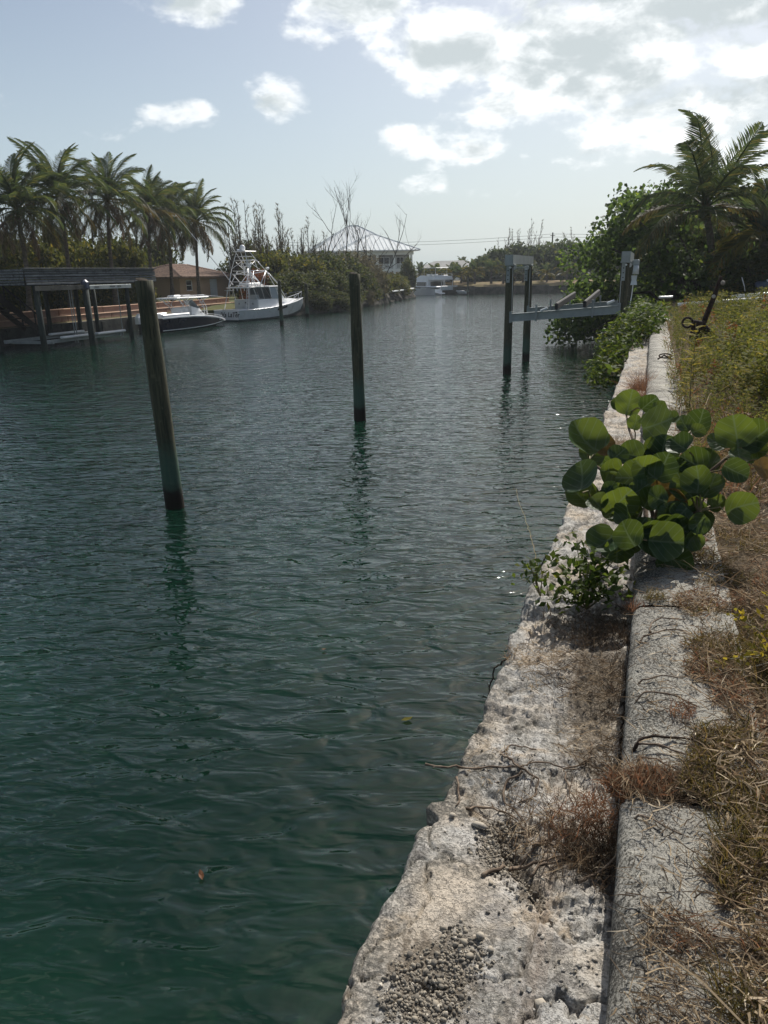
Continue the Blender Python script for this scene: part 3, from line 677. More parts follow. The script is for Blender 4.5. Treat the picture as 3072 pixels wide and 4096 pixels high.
def make_pink_house():
    h = thing("garden_house", "low peach stucco house with a tiled hip roof beside the palms", "house", (-52, 78.5, 1.65))
    # local frame: x east (to the canal), y north
    W, D, E = 7.0, 10.6, 2.30
    hw, hd = W / 2, D / 2
    w = MB()
    # canal side wall pieced round the window and the door
    wx = hw
    wy0, wy1, wz0, wz1 = -4.05, -2.85, .85, 2.0
    t = .2
    for (y0, y1, z0, z1) in ((-hd, wy0, 0, E), (wy0, wy1, 0, wz0), (wy0, wy1, wz1, E), (wy1, hd, 0, E)):
        w.box((wx - t / 2, (y0 + y1) / 2, (z0 + z1) / 2), (t, y1 - y0, z1 - z0))
    w.box((-wx + t / 2, 0, E / 2), (t, D, E)); w.box((0, -hd + t / 2, E / 2), (W - 2 * t, t, E)); w.box((0, hd - t / 2, E / 2), (W - 2 * t, t, E))
    w.build("wall", M['pinkwall'], h)
    f = MB()
    for (y, z, sy, sz) in (((wy0 + wy1) / 2, wz0 + .04, wy1 - wy0, .08), ((wy0 + wy1) / 2, wz1 - .04, wy1 - wy0, .08), (wy0 + .04, (wz0 + wz1) / 2, .08, wz1 - wz0 - .16), (wy1 - .04, (wz0 + wz1) / 2, .08, wz1 - wz0 - .16), ((wy0 + wy1) / 2, (wz0 + wz1) / 2, wy1 - wy0 - .16, .07)):
        f.box((wx - .06, y, z), (.08, sy, sz))
    fo = f.build("window", M['white'], h)
    for z0, z1 in ((wz0 + .08, (wz0 + wz1) / 2 - .035), ((wz0 + wz1) / 2 + .035, wz1 - .08)):
        MB().box((wx - .09, (wy0 + wy1) / 2, (z0 + z1) / 2), (.02, wy1 - wy0 - .16, z1 - z0)).build("pane", M['darkglass'], fo)
    d = MB().box((wx + .02, 1.55, 1.02), (.05, 1.5, 2.04), bev=.01).build("door", M['gelgrey'], h)
    MB().ball((wx + .07, .95, 1.0), .04, 8, 6).build("handle", M['alu'], d)
    # hip roof as stepped tile courses, fascia under the eaves
    ov = .75; ex, ey, zr = hw + ov, hd + ov, 1.30
    n = 12; rid = ey - ex
    MB().box((0, 0, E - .06), (2 * ex - .1, 2 * ey - .1, .11)).build("eave_board", M['rooftile'], h)
    for k in range(n):
        a, b = k / n, (k + 1) / n
        x0, y0 = ex * (1 - a), rid + ex * (1 - a); x1, y1 = ex * (1 - b), rid + ex * (1 - b)
        z0, z1 = E + zr * a, E + zr * b
        c = MB(); th = .11
        c.loft([[(sx * x0, sy * y0, z0) for sx, sy in ((-1, -1), (1, -1), (1, 1), (-1, 1))],
                [(sx * x0, sy * y0, z0 + th) for sx, sy in ((-1, -1), (1, -1), (1, 1), (-1, 1))],
                [(sx * x1, sy * y1, z1 + th * .35) for sx, sy in ((-1, -1), (1, -1), (1, 1), (-1, 1))]], close=True)
        c.build("tile_course", M['rooftile'], h)
    for sx in (-1, 1):
        for sy in (-1, 1):
            a = Vector((sx * ex, sy * ey, E + .06)); b = Vector((0, sy * rid, E + zr + .07))
            m = MB()
            for k in range(16):
                p = a.lerp(b, k / 16); q = a.lerp(b, (k + 1.12) / 16)
                m.tube([p, q], [.13, .095], 7)
            m.build("hip_tiles", M['rooftile'], h)
    m = MB()
    for k in range(7): m.tube([(0, -rid + 2 * rid * k / 7, E + zr + .06), (0, -rid + 2 * rid * (k + 1.1) / 7, E + zr + .06)], [.13, .1], 7)
    m.build("ridge_tiles", M['rooftile'], h)
    t = thing("patio_table", "small white patio table with chairs by the peach house wall", "table", (-46.2, 79.6, 1.65))
    MB().tube([(0, 0, .70), (0, 0, .74)], .55, 14).build("table_top", M['white'], t)
    for k in range(4):
        a = k * math.pi / 2 + .5; MB().tube([(.4 * math.cos(a), .4 * math.sin(a), 0), (.3 * math.cos(a), .3 * math.sin(a), .7)], .03, 6).build("leg", M['white'], t)
make_pink_house()
# ================================================================== BOATS
def hull(stations):
    """stations: (x, sheer half beam, sheer z, chine half beam, chine z, keel z) -> lofts"""
    side = [[(x, -b, zs), (x, -(b * .55 + c * .45) - .02, (zs * .5 + zc * .5)), (x, -c, zc)] for x, b, zs, c, zc, zk in stations]
    side2 = [[(x, y * -1, z) for x, y, z in q] for q in side]
    bot = [[(x, -c, zc), (x, 0, zk), (x, c, zc)] for x, b, zs, c, zc, zk in stations]
    deck = [[(x, -b, zs), (x, -b * .4, zs + .05), (x, b * .4, zs + .05), (x, b, zs)] for x, b, zs, c, zc, zk in stations]
    return side, side2, bot, deck
def yaw_of(h):     # compass style heading (0 = +Y, positive towards +X) to the z rotation of a model whose bow is +x
    return R_(90 - h)

def make_navy_boat():
    b = thing("center_console_boat", "navy blue hulled center console boat with a white pipe framed hardtop", "motorboat", (-35.35, 48.96, 0), yaw_of(7.5)); b.scale = (.85,) * 3
    S = [(0, 1.52, 1.16, 1.38, .16, -.3), (2, 1.58, 1.18, 1.42, .16, -.35), (4, 1.58, 1.16, 1.40, .18, -.35), (6, 1.48, 1.06, 1.22, .22, -.3), (7.6, 1.22, .92, .92, .28, -.2), (8.9, .82, .76, .55, .36, -.02), (9.8, .42, .60, .24, .42, .18), (10.5, .04, .47, .02, .44, .38)]
    s1, s2, bt, dk = hull(S)
    hl = MB().loft(s1).loft(s2).loft(bt)
    hl.add([(0, -1.52, 1.16), (0, -1.38, .16), (0, 0, -.3), (0, 1.38, .16), (0, 1.52, 1.16)], [(0, 1, 2, 3, 4)])
    hl.build("hull", M['navy'], b, smooth=True)
    MB().loft(dk).build("deck", M['gel'], b, smooth=True)
    for sg in (-1, 1):
        # white gunwale band, widening towards the bow, and the white line at the chine
        gw = MB(); gw.loft([[(x, sg * (bb + .015), zs + .05), (x, sg * (bb + .02), zs - .03 - .02 * (x / 10.5) ** 2), (x, sg * (bb - .01), zs - .05 - .08 * (x / 10.5) ** 2)] for x, bb, zs, c, zc, zk in S])
        gw.loft([[(x, sg * (bb + .015), zs + .05), (x, sg * max(0, bb - .28), zs + .09)] for x, bb, zs, c, zc, zk in S])
        gw.build("gunwale", M['gel'], b, smooth=True)
        MB().loft([[(x, sg * (c + .03), zc + .02), (x, sg * (c + .02), zc - .05)] for x, bb, zs, c, zc, zk in S]).build("boot_stripe", M['gel'], b)
        MB().tube([(x, sg * max(0, bb - .1), zs + .24) for x, bb, zs, *_ in S[3:-1]], .018, 6).build("bow_rail", M['pipealu'], b)
        for x, bb, zs, *_ in S[3:-1]: MB().tube([(x, sg * (bb - .1), zs), (x, sg * (bb - .1), zs + .24)], .015, 5).build("rail_post", M['pipealu'], b)
    # raised coaming at the stern, seats
    for sg in (-1, 1): MB().box((1.9, sg * 1.35, 1.36), (3.6, .26, .30), bev=.06).build("coaming", M['gel'], b)
    MB().box((.55, 0, 1.35), (.6, 2.3, .42), bev=.08).build("transom_seat", M['gel'], b)
    MB().box((4.0, 0, 1.55), (1.0, 1.25, .80), bev=.10).build("helm_seat", M['gel'], b)
    c = MB().loft([[(4.9, -.62, 1.15), (4.9, .62, 1.15), (6.9, .55, 1.1), (6.9, -.55, 1.1)], [(4.95, -.6, 2.0), (4.95, .6, 2.0), (6.2, .5, 1.75), (6.2, -.5, 1.75)]], close=True, capb=True)
    c.build("console", M['gel'], b)
    MB().loft([[(6.25, -.5, 1.75), (6.25, .5, 1.75)], [(5.3, -.52, 2.55), (5.3, .52, 2.55)]]).build("windshield", M['vinyl'], b)
    top = MB().loft([[(2.4, -1.15, 2.72), (2.4, 1.15, 2.72)], [(2.4, -1.2, 2.82), (2.4, 1.2, 2.82)], [(6.9, -1.1, 2.86), (6.9, 1.1, 2.86)], [(7.0, -1.05, 2.75), (7.0, 1.05, 2.75)]], close=False)
    top.box((4.7, 0, 2.79), (4.5, 2.35, .10), bev=.04).build("hardtop", M['gel'], b)
    f = MB()
    for sg in (-1, 1):
        for (x0, x1) in ((3.9, 2.9), (4.3, 3.4), (6.6, 5.5), (6.95, 5.95)):
            f.tube([(x0, sg * .75, 1.15), (x0 - .15, sg * .85, 1.9), (x1, sg * 1.0, 2.72)], .035, 7)
        for t in (.25, .5, .75):
            for (xa, xb, xc, xd) in ((3.9, 2.9, 4.3, 3.4), (6.6, 5.5, 6.95, 5.95)):
                z = 1.15 + 1.57 * t; f.tube([(xa + (xb - xa) * t, sg * (.75 + .22 * t), z), (xc + (xd - xc) * t, sg * (.75 + .22 * t), z)], .03, 6)
        f.tube([(3.4, sg * 1.0, 2.2), (3.1, sg * 1.0, 2.5), (2.5, sg * 1.05, 2.72)], .03, 6); f.tube([(3.9, sg * .9, 2.1), (4.3, sg * 1.0, 2.55), (4.9, sg * 1.0, 2.72)], .03, 6)
        f.tube([(6.0, sg * .98, 2.3), (6.4, sg * 1.0, 2.6), (6.8, sg * 1.0, 2.72)], .03, 6)
    f.build("hardtop_frame", M['pipealu'], b, smooth=True)
    r = MB()
    for sg in (-1, 1):
        r.tube([(3.6, sg * .9, 2.98), (6.6, sg * .85, 2.98)], .028, 6)
        for x in (3.6, 4.3, 5.0, 5.7, 6.4): r.tube([(x, sg * .9, 2.82), (x, sg * .9, 2.98)], .025, 6)
    r.build("top_rail", M['pipealu'], b)
    MB().box((3.5, 0, 2.97), (.9, .7, .16), bev=.06).build("radar", M['gel'], b)
    MB().tube([(5.6, -.95, 3.0), (9.2, -1.05, 2.72)], [.03, .012], 6).build("outrigger", M['pipealu'], b)
    for y in (-.55, .55):
        e = MB().loft([[(-.75 + dx * 1.0, y + dy, z) for dx, dy in ((-.25, -.2), (.3, -.22), (.3, .22), (-.25, .2))] for z in (.75, 1.3)], close=True, capa=True, capb=True)
        e.loft([[(-.72 + dx, y + dy, 1.3) for dx, dy in ((-.25, -.2), (.3, -.22), (.3, .22), (-.25, .2))], [(-.62 + dx, y + dy, 1.62) for dx, dy in ((-.12, -.13), (.18, -.15), (.18, .15), (-.12, .13))]], close=True, capb=True)
        o = e.build("outboard_motor", M['gel'], b)
        MB().box((-.7, y, .3), (.22, .16, .95), bev=.03).build("motor_leg", M['black'], o)
    MB().box((8.7, -.835, .62), (.22, .03, .07), bev=.01, rz=-.35).build("hull_cleat", M['gel'], b)
    random.seed(5); t = MB()
    for k in range(5): t.box((6.45 - .085 * k, -.60, 1.42), (.06, .006, .09))
    t.build("registration_print", M['black'], b)
make_navy_boat()

def make_fishing_boat():
    b = thing("sport_fishing_boat", "white sport fishing boat with a tall pipe tuna tower and lettered transom", "fishing boat", (-36.2, 61.55, 0), yaw_of(14.5))
    S = [(0, 1.55, .95, 1.45, .10, -.35), (2, 1.62, .96, 1.5, .10, -.4), (4, 1.66, 1.02, 1.5, .12, -.4), (5.5, 1.64, 1.13, 1.40, .16, -.4), (7, 1.52, 1.27, 1.16, .22, -.35), (8.3, 1.24, 1.42, .76, .30, -.2), (9.4, .84, 1.55, .38, .42, .0), (10.3, .40, 1.66, .12, .60, .3), (10.9, .05, 1.72, .02, 1.2, .9)]
    s1, s2, bt, dk = hull(S)
    hl = MB().loft(s1).loft(s2)
    hl.build("hull", M['gelgrey'], b, smooth=True)
    MB().loft(bt).loft([[(x, -c - .012, zc + .08), (x, -c - .012, zc - .06)] for x, bb, zs, c, zc, zk in S[:-2]]).build("bottom", M['antifoul'], b)
    tr = MB().add([(0, -1.55, .95), (0, -1.45, .10), (0, 0, .02), (0, 1.45, .10), (0, 1.55, .95), (0, 0, 1.0)], [(0, 1, 2, 3, 4, 5)])
    tr.build("transom", M['gel'], b)
    MB().loft([[(-.01, -1.46, .14), (-.01, 1.46, .14)], [(-.015, -1.43, -.05), (-.015, 1.43, -.05)]]).build("transom_stripe", M['antifoul'], b)
    MB().loft(dk).build("deck", M['gel'], b, smooth=True)
    for sg in (-1, 1):
        MB().tube([(x, sg * (bb + .01), zs) for x, bb, zs, *_ in S], .045, 7).build("rub_rail", M['gel'], b, smooth=True)
        # louvred vent
        if sg < 0:
            v = MB()
            for k in range(9): v.box((5.25 + .17 * k, -1.62 + .012 * k, .84 + .025 * k), (.10, .05, .20), ry=.5)
            v.build("hull_vent", M['black'], b)
        rail = [(7.0, 1.35, 1.32 + .55), (8.3, 1.12, 1.42 + .62), (9.4, .76, 1.55 + .62), (10.3, .36, 1.66 + .62), (10.75, .0, 1.7 + .62)]
        rm = MB().tube([(x, sg * y, z) for x, y, z in rail], .026, 6)
        rm.tube([(7.0, sg * 1.35, 1.32), (9.4, sg * .76, 2.12)], .022, 6)
        for (x, y, z) in rail[1:]:
            rm.tube([(x - .12, sg * y, z - .62), (x, sg * y, z)], .022, 6)
        rm.build("bow_rail", M['pipealu'], b)
    # lettering on the transom
    cu = bpy.data.curves.new("lettering", 'FONT'); cu.body = "\u2019Va LaTer"; cu.size = .60; cu.shear = .25; cu.extrude = .004; cu.align_x = 'CENTER'; cu.offset = .006
    cu.materials.append(M['black'])
    tmp = bpy.data.objects.new("lettering_curve", cu); COL.objects.link(tmp); bpy.context.view_layer.update()
    lm = bpy.data.meshes.new_from_object(tmp.evaluated_get(bpy.context.evaluated_depsgraph_get())); lm.name = "lettering"; bpy.data.objects.remove(tmp); bpy.data.curves.remove(cu)
    o = bpy.data.objects.new("lettering", lm); COL.objects.link(o); o.parent = b
    o.location = (-.03, -.42, .40); o.rotation_euler = (R_(90), 0, R_(-90))
    MB().box((-.02, -1.28, .80), (.03, .20, .12), bev=.01).build("transom_vent", M['black'], b)
    # cockpit bulkhead, cabin trunk
    bk = MB().box((2.7, 0, 1.35), (.10, 2.95, .95), bev=.02).build("bulkhead", M['gelgrey'], b)
    for y in (-.85, .85): MB().tube([(2.65, y, 1.45), (2.62, y, 1.45)], .10, 12).build("speaker", M['alu'], bk)
    MB().box((2.63, .0, 1.55), (.04, .18, .12)).build("speaker", M['black'], bk)
    cab = MB().loft([[(2.75, -1.48, .98), (2.75, -1.42, 1.82), (2.75, 1.42, 1.82), (2.75, 1.48, .98)], [(5.2, -1.42, 1.08), (5.2, -1.3, 1.84), (5.2, 1.3, 1.84), (5.2, 1.42, 1.08)],
                     [(7.2, -1.15, 1.3), (7.2, -.9, 1.80), (7.2, .9, 1.80), (7.2, 1.15, 1.3)], [(9.4, -.4, 1.6), (9.4, -.25, 1.68), (9.4, .25, 1.68), (9.4, .4, 1.6)]])
    cab.build("cabin_trunk", M['gel'], b)
    # clear vinyl enclosure and windshield
    sec = [(4.7, 1.36), (5.9, 1.28), (7.05, .85), (7.25, 0)]
    en = MB(); ring0 = [(x, -y, 1.82) for x, y in sec] + [(x, y, 1.82) for x, y in reversed(sec[:-1])]
    ring1 = [(x - .15 - .75 * (x - 4.7) / 2.5, -y * .97, 2.86) for x, y in sec] + [(x - .15 - .75 * (x - 4.7) / 2.5, y * .97, 2.86) for x, y in reversed(sec[:-1])]
    en.loft([ring0, ring1]).build("vinyl_enclosure", M['vinyl'], b)
    for p, q in zip(ring0, ring1): MB().tube([p, q], .03, 6).build("enclosure_post", M['pipealu'], b)
    for sg in (-1, 1):
        for x0, x1 in ((2.75, 2.35), (4.7, 4.45), (3.7, 3.4)): MB().tube([(x0, sg * 1.38, 1.82), (x1, sg * 1.32, 2.86)], .03, 6).build("enclosure_post", M['pipealu'], b)
    MB().box((3.9, .1, 1.95), (.5, .9, .5), bev=.06).build("helm_seat", M['gelgrey'], b)
    ht = MB().loft([[(1.75, -1.45, 2.84), (1.75, 1.45, 2.84)], [(1.7, -1.5, 2.93), (1.7, 1.5, 2.93)], [(6.35, -1.15, 2.99), (6.35, 1.15, 2.99)], [(6.45, -1.1, 2.9), (6.45, 1.1, 2.9)]])
    ht.box((4.0, 0, 2.92), (4.6, 2.6, .09), bev=.03)
    hto = ht.build("hardtop", M['gel'], b)
    rh = MB()
    for y in (-1.2, -.75, -.3, .15, .6, 1.05): rh.tube([(1.78, y, 2.62), (1.74, y, 2.92)], .04, 7)
    rh.build("rod_holders", M['pipealu'], hto)
    # tuna tower
    t = MB(); P = {}
    def leg(a, bb, r=.036): t.tube([a, bb], r, 7)
    for sg in (-1, 1):
        y0, y1, y2, y3 = sg * 1.35, sg * 1.0, sg * .78, sg * .55
        # aft legs rise from the cockpit, forward legs rake from the hardtop and foredeck
        leg((1.3, sg * 1.5, .95), (2.15, y1, 4.55)); leg((2.15, y1, 4.55), (2.45, y3, 6.0))
        leg((6.2, y0 * .85, 2.95), (4.55, y1, 4.35)); leg((4.55, y1, 4.35), (3.55, y2, 5.3)); leg((3.55, y2, 5.3), (3.0, y3, 6.0))
        leg((7.1, sg * 1.1, 1.75), (5.95, y0 * .85, 3.1)); leg((6.35, y0 * .85, 2.95), (4.75, y1, 4.2))
        leg((2.0, y0, 2.95), (2.9, y1, 4.35)); leg((4.55, y1, 4.35), (3.2, y0, 2.98)); leg((4.5, y1, 4.3), (2.25, y1, 4.05)); leg((2.2, y1, 4.1), (3.9, y0, 2.95))
        leg((2.15, y1, 4.55), (3.55, y2, 5.3), .026); leg((2.35, y2, 5.25), (3.75, y1, 4.45), .026); leg((3.6, y1 * .9, 4.4), (3.3, y2, 5.25), .03)
        leg((2.3, y1, 4.35), (4.55, y1, 4.35)); leg((2.3, y2, 5.28), (3.55, y2, 5.28)); leg((2.35, y3 * 1.1, 5.6), (3.3, y3 * 1.15, 5.6), .026)
        leg((5.5, y0 * .85, 2.95), (4.55, y1, 4.35), .026); leg((3.9, y0 * .9, 2.95), (4.55, y1, 4.35), .026)
    for z, x0, yy in ((4.35, 2.3, 1.0), (4.35, 4.55, 1.0), (5.28, 2.3, .78), (5.28, 3.55, .78), (5.6, 2.35, .6), (5.6, 3.3, .62), (4.05, 2.25, 1.0), (3.4, 2.0, 1.2)): leg((x0, -yy, z), (x0, yy, z), .03)
    tw = t.build("tuna_tower", M['pipealu'], b, smooth=True)
    ld = MB()
    for yy in (-.95, -.60):
        ld.tube([(2.0, yy, 1.05), (2.3, yy + .05, 2.9), (2.75, yy + .12, 5.2)], .024, 6)
    for k in range(15):
        z = 1.3 + .27 * k; x = 2.04 + .16 * (z - 1.3); ld.tube([(x, -.95 + .03 * (z - 1), z), (x, -.60 + .03 * (z - 1), z)], .02, 5)
    ld.build("ladder", M['pipealu'], tw)
    MB().box((2.95, 0, 6.03), (1.5, 1.5, .07), bev=.03).build("sun_top", M['gel'], tw)
    MB().ball((2.75, .05, 6.32), .26, 14, 9, (1, 1, 1.15)).build("radar_dome", M['gel'], tw, smooth=True)
    MB().box((2.5, .25, 6.16), (.5, .24, .16), bev=.06).build("search_light", M['gel'], tw)
    MB().box((2.95, 0, 5.26), (1.3, 1.3, .05), bev=.02).build("platform", M['gel'], tw)
    MB().box((3.05, .05, 4.86), (.45, .95, .34), bev=.04).build("helm_box", M['gel'], tw)
    MB().box((2.80, .05, 4.88), (.06, .42, .22), bev=.02).build("helm_screen", M['black'], tw)
    for y in (-.32, .38): MB().box((3.1, y, 4.35), (.12, .14, .75), bev=.03).build("tower_seat", M['gel'], tw)
    MB().box((3.3, 0, 3.22), (1.6, 1.3, .16), bev=.06).build("tower_cushion", M['gel'], tw)
    MB().box((3.2, -.1, 3.08), (1.9, 1.7, .06), bev=.02).build("bimini_deck", M['gel'], tw)
    MB().box((2.1, .72, 3.25), (.2, .3, .42), bev=.05).build("speaker_box", M['black'], tw)
    MB().tube([(4.75, -.9, 4.55), (5.05, -.9, 4.55)], .10, 9).build("spot_light", M['gel'], tw)
    for y, tip in ((1.35, (-1.6, 3.6, 9.2)), (-1.35, (-1.9, -.9, 9.4))):
        a = Vector((2.6, y, 3.1)); e = Vector(tip)
        MB().tube([a, a.lerp(e, .45), e], [.04, .032, .012], 6).build("outrigger", M['pipealu'], b)
    MB().tube([(1.9, .95, 4.6), (1.75, .98, 8.6)], [.02, .008], 5).build("antenna", M['white'], b)
make_fishing_boat()

def make_catamaran():
    b = thing("power_catamaran", "white power catamaran with a flybridge moored at the far end of the canal", "catamaran", (-34.9, 137.3, 0), yaw_of(-58)); b.scale = (1.15, 1.15, .88)
    # x forward, stern at 0; twin hulls
    for sg in (-1, 1):
        S = [(0, .8, 1.15), (2, .88, 1.25), (6, .9, 1.45), (9, .72, 1.62), (11, .3, 1.75), (11.8, .04, 1.8)]
        cy = sg * 2.0
        h = MB(); h.loft([[(x, cy - w, z), (x, cy - w * .9, .0), (x, cy, -.5), (x, cy + w * .9, .0), (x, cy + w, z)] for x, w, z in S])
        h.add([(0, cy - .8, 1.15), (0, cy - .72, 0), (0, cy, -.5), (0, cy + .72, 0), (0, cy + .8, 1.15)], [(0, 1, 2, 3, 4)])
        ho = h.build("hull", M['gel'], b)
        MB().loft([[(-.75, cy - .68, .22), (-.75, cy + .68, .22)], [(-.70, cy - .7, .42), (-.70, cy + .7, .42)], [(.05, cy - .72, .46), (.05, cy + .72, .46)], [(.05, cy - .78, 1.1), (.05, cy + .78, 1.1)]]).build("stern_step", M['gel'], ho)
        for x in (4.4, 6.6, 8.6): MB().tube([(x, cy + sg * (.86 - .1 * (x > 8)), .98), (x, cy + sg * (.93 - .1 * (x > 8)), .98)], .13, 10).build("porthole", M['darkglass'], ho)
    MB().box((5.2, 0, 1.15), (10.2, 3.4, .5), bev=.1).build("bridge_deck", M['gel'], b)
    MB().box((1.3, 0, 1.55), (2.4, 4.9, .35), bev=.12).build("cockpit_coaming", M['gel'], b)
    MB().box((-.02, 0, 1.30), (.10, 2.9, .85), bev=.05).build("transom", M['gelgrey'], b)
    cab = MB().loft([[(2.6, -2.0, 1.5), (2.6, 2.0, 1.5), (8.6, 1.5, 1.6), (8.6, -1.5, 1.6)], [(2.6, -1.85, 2.6), (2.6, 1.85, 2.6), (7.0, 1.5, 2.55), (7.0, -1.5, 2.55)], [(2.6, -1.8, 2.95), (2.6, 1.8, 2.95), (6.2, 1.4, 2.95), (6.2, -1.4, 2.95)]], close=True, capb=True)
    cab.build("cabin", M['gel'], b)
    for sg in (-1, 1):
        MB().add([(6.0, sg * 1.70, 1.95), (8.0, sg * 1.52, 1.8), (7.0, sg * 1.53, 2.5), (6.0, sg * 1.60, 2.55)], [(0, 1, 2, 3)]).build("cabin_window", M['darkglass'], b)
        MB().add([(3.0, sg * 1.97, 1.75), (5.4, sg * 1.78, 1.8), (5.4, sg * 1.66, 2.55), (3.0, sg * 1.88, 2.55)], [(0, 1, 2, 3)]).build("cabin_window", M['darkglass'], b)
    MB().box((2.56, 0, 2.05), (.06, 2.6, 1.05)).build("saloon_door", M['darkglass'], b)
    fly = MB().loft([[(.9, -1.95, 2.92), (.9, 1.95, 2.92), (7.0, 1.35, 2.95), (7.0, -1.35, 2.95)], [(.9, -1.95, 3.1), (.9, 1.95, 3.1), (6.2, 1.35, 3.2), (6.2, -1.35, 3.2)], [(1.0, -1.85, 3.65), (1.0, 1.85, 3.65), (5.0, 1.3, 3.85), (5.0, -1.3, 3.85)]], close=True)
    fly.box((3.6, 0, 3.02), (5.2, 2.9, .12)).build("flybridge", M['gel'], b)
    MB().box((3.6, 0, 3.75), (1.0, 1.6, .7), bev=.1).build("fly_helm", M['gel'], b)
    MB().box((1.6, 0, 3.75), (.6, 2.6, .25), bev=.08).build("fly_seat", M['white'], b)
    r = MB(); 
    for sg in (-1, 1):
        r.tube([(1.0, sg * 1.85, 4.05), (3.2, sg * 1.6, 4.12)], .03, 6)
        for x in (1.0, 2.1, 3.2): r.tube([(x, sg * (1.95 - .1 * x), 3.6), (x, sg * (1.95 - .1 * x), 4.1)], .025, 6)
        for x in (1.5, 4.2): r.tube([(x, sg * 1.2, 3.7), (x, sg * 1.2, 5.25)], .035, 6)
        for x in (9.0, 10.2, 11.2): r.tube([(x, sg * 2.3, 1.65), (x, sg * 2.3, 2.25)], .022, 5)
        r.tube([(7.8, sg * 2.5, 2.2), (9.0, sg * 2.3, 2.25), (11.3, sg * 2.2, 2.3)], .024, 6)
    r.build("rails", M['pipealu'], b)
    MB().box((2.9, 0, 5.29), (3.2, 2.8, .10), bev=.04).build("bimini_top", M['gelgrey'], b)
    MB().tube([(.2, 1.2, 1.7), (.2, 1.2, 2.7), (-1.6, 1.2, 2.75)], .045, 6).build("davit", M['pipealu'], b)
    MB().tube([(.2, -1.2, 1.7), (.2, -1.2, 2.7), (-1.6, -1.2, 2.75)], .045, 6).build("davit", M['pipealu'], b)
    d = thing("dinghy", "small white dinghy tied at the stern of the catamaran", "dinghy", (-32.7, 138.4, .2), yaw_of(-60))
    MB().loft([[(x, -w, .35), (x, -w * .6, -.1), (x, w * .6, -.1), (x, w, .35)] for x, w in ((-1.4, .6), (0, .65), (1.0, .45), (1.6, .05))], capa=True).build("hull", M['gel'], d)
    for sg in (-1, 1): MB().tube([(-1.4, sg * .6, .35), (0, sg * .65, .36), (1.0, sg * .45, .40), (1.65, 0, .45)], .11, 8).build("tube_side", M['gel'], d, smooth=True)
    MB().box((-.2, 0, .30), (.3, 1.1, .06)).build("bench", M['gelgrey'], d)
make_catamaran()
# ================================================================== VEGETATION BUILDERS
def frond_mesh(name, mat, length=4.3, e0=0.0, bend=80, nl=44, droop=.5, lw=.045, ll=.85, seed=0, twist=0.0):
    """a palm frond along +x from the origin: arched rachis and two ranks of leaflets"""
    r = np.random.default_rng(seed); n = 16
    t = np.linspace(0, 1, n); ang = R_(e0) - R_(bend) * t ** 1.5
    dx = np.cos(ang); dz = np.sin(ang); x = np.concatenate([[0], np.cumsum(dx[:-1])]) * length / (n - 1); z = np.concatenate([[0], np.cumsum(dz[:-1])]) * length / (n - 1)
    V = []; F = []
    for i in range(n):          # rachis, flat triangle section
        w = .05 * (1 - t[i]) + .008
        V += [(x[i], -w, z[i]), (x[i], w, z[i]), (x[i], 0, z[i] - w)]
        if i:
            a = 3 * (i - 1); b = 3 * i
            F += [(a, a + 1, b + 1, b), (a + 1, a + 2, b + 2, b + 1), (a + 2, a, b, b + 2)]
    for k in range(nl):
        tt = .14 + .85 * (k + r.random() * .6) / nl
        px = np.interp(tt, t, x); pz = np.interp(tt, t, z); a = np.interp(tt, t, ang)
        for sd in (-1, 1):
            L0 = ll * (math.sin(math.pi * min(1, tt * .86 + .17)) ** .7) * (.85 + .3 * r.random()) + .08
            fw = .55 + .5 * tt + .25 * (r.random() - .5)
            d = Vector((math.cos(a) * fw, sd * (1 - .25 * tt), math.sin(a) * fw + .25 - .55 * droop * r.random())).normalized()
            p0 = Vector((px, sd * .02, pz)); p1 = p0 + d * L0 * .5
            d2 = (d + Vector((0, 0, -droop * (.7 + .8 * r.random())))).normalized(); p2 = p1 + d2 * L0 * .5
            u = d.cross(Vector((0, 0, 1))).normalized() * lw * .5
            u = (u + Vector((0, 0, lw * .35 * sd))) * (.9 + .3 * r.random())
            b = len(V); V += [tuple(p0 - u * .6), tuple(p0 + u * .6), tuple(p1 + u), tuple(p1 - u), tuple(p2)]
            F += [(b, b + 1, b + 2, b + 3), (b + 3, b + 2, b + 4)]
    me = bpy.data.meshes.new(name); me.from_pydata([tuple(map(float, v)) for v in V], [], F); me.materials.append(mat); me.update()
    return me
FR = {
 'up': [frond_mesh('frond', M['lf_palm'], 4.2, 6, 62, 64, .6, .036, .85, 1), frond_mesh('frond', M['lf_palm'], 4.4, 4, 92, 64, .75, .036, .92, 2)],
 'mid': [frond_mesh('frond', M['lf_palm'], 4.6, 8, 96, 64, .85, .036, .95, 3), frond_mesh('frond', M['lf_palm'], 4.5, 6, 116, 64, 1.0, .036, 1.0, 4)],
 'low': [frond_mesh('frond', M['lf_palm'], 4.5, 0, 85, 60, 1.2, .04, 1.05, 5), frond_mesh('frond', M['lf_palmold'], 4.4, 0, 78, 58, 1.3, .04, 1.05, 6)],
 'old': [frond_mesh('frond', M['lf_palmold'], 4.2, -5, 60, 40, 1.2, .055, .95, 7), frond_mesh('frond', M['lf_palmdead'], 3.6, -10, 50, 34, 1.4, .05, .8, 8)],
}
FY = [frond_mesh('frond', M['lf_young'], 2.0, 5, 70, 24, .5, .07, .55, 11), frond_mesh('frond', M['lf_palm'], 2.1, 5, 55, 24, .4, .07, .55, 12), frond_mesh('frond', M['lf_young'], 2.0, 0, 105, 24, .8, .07, .55, 13)]
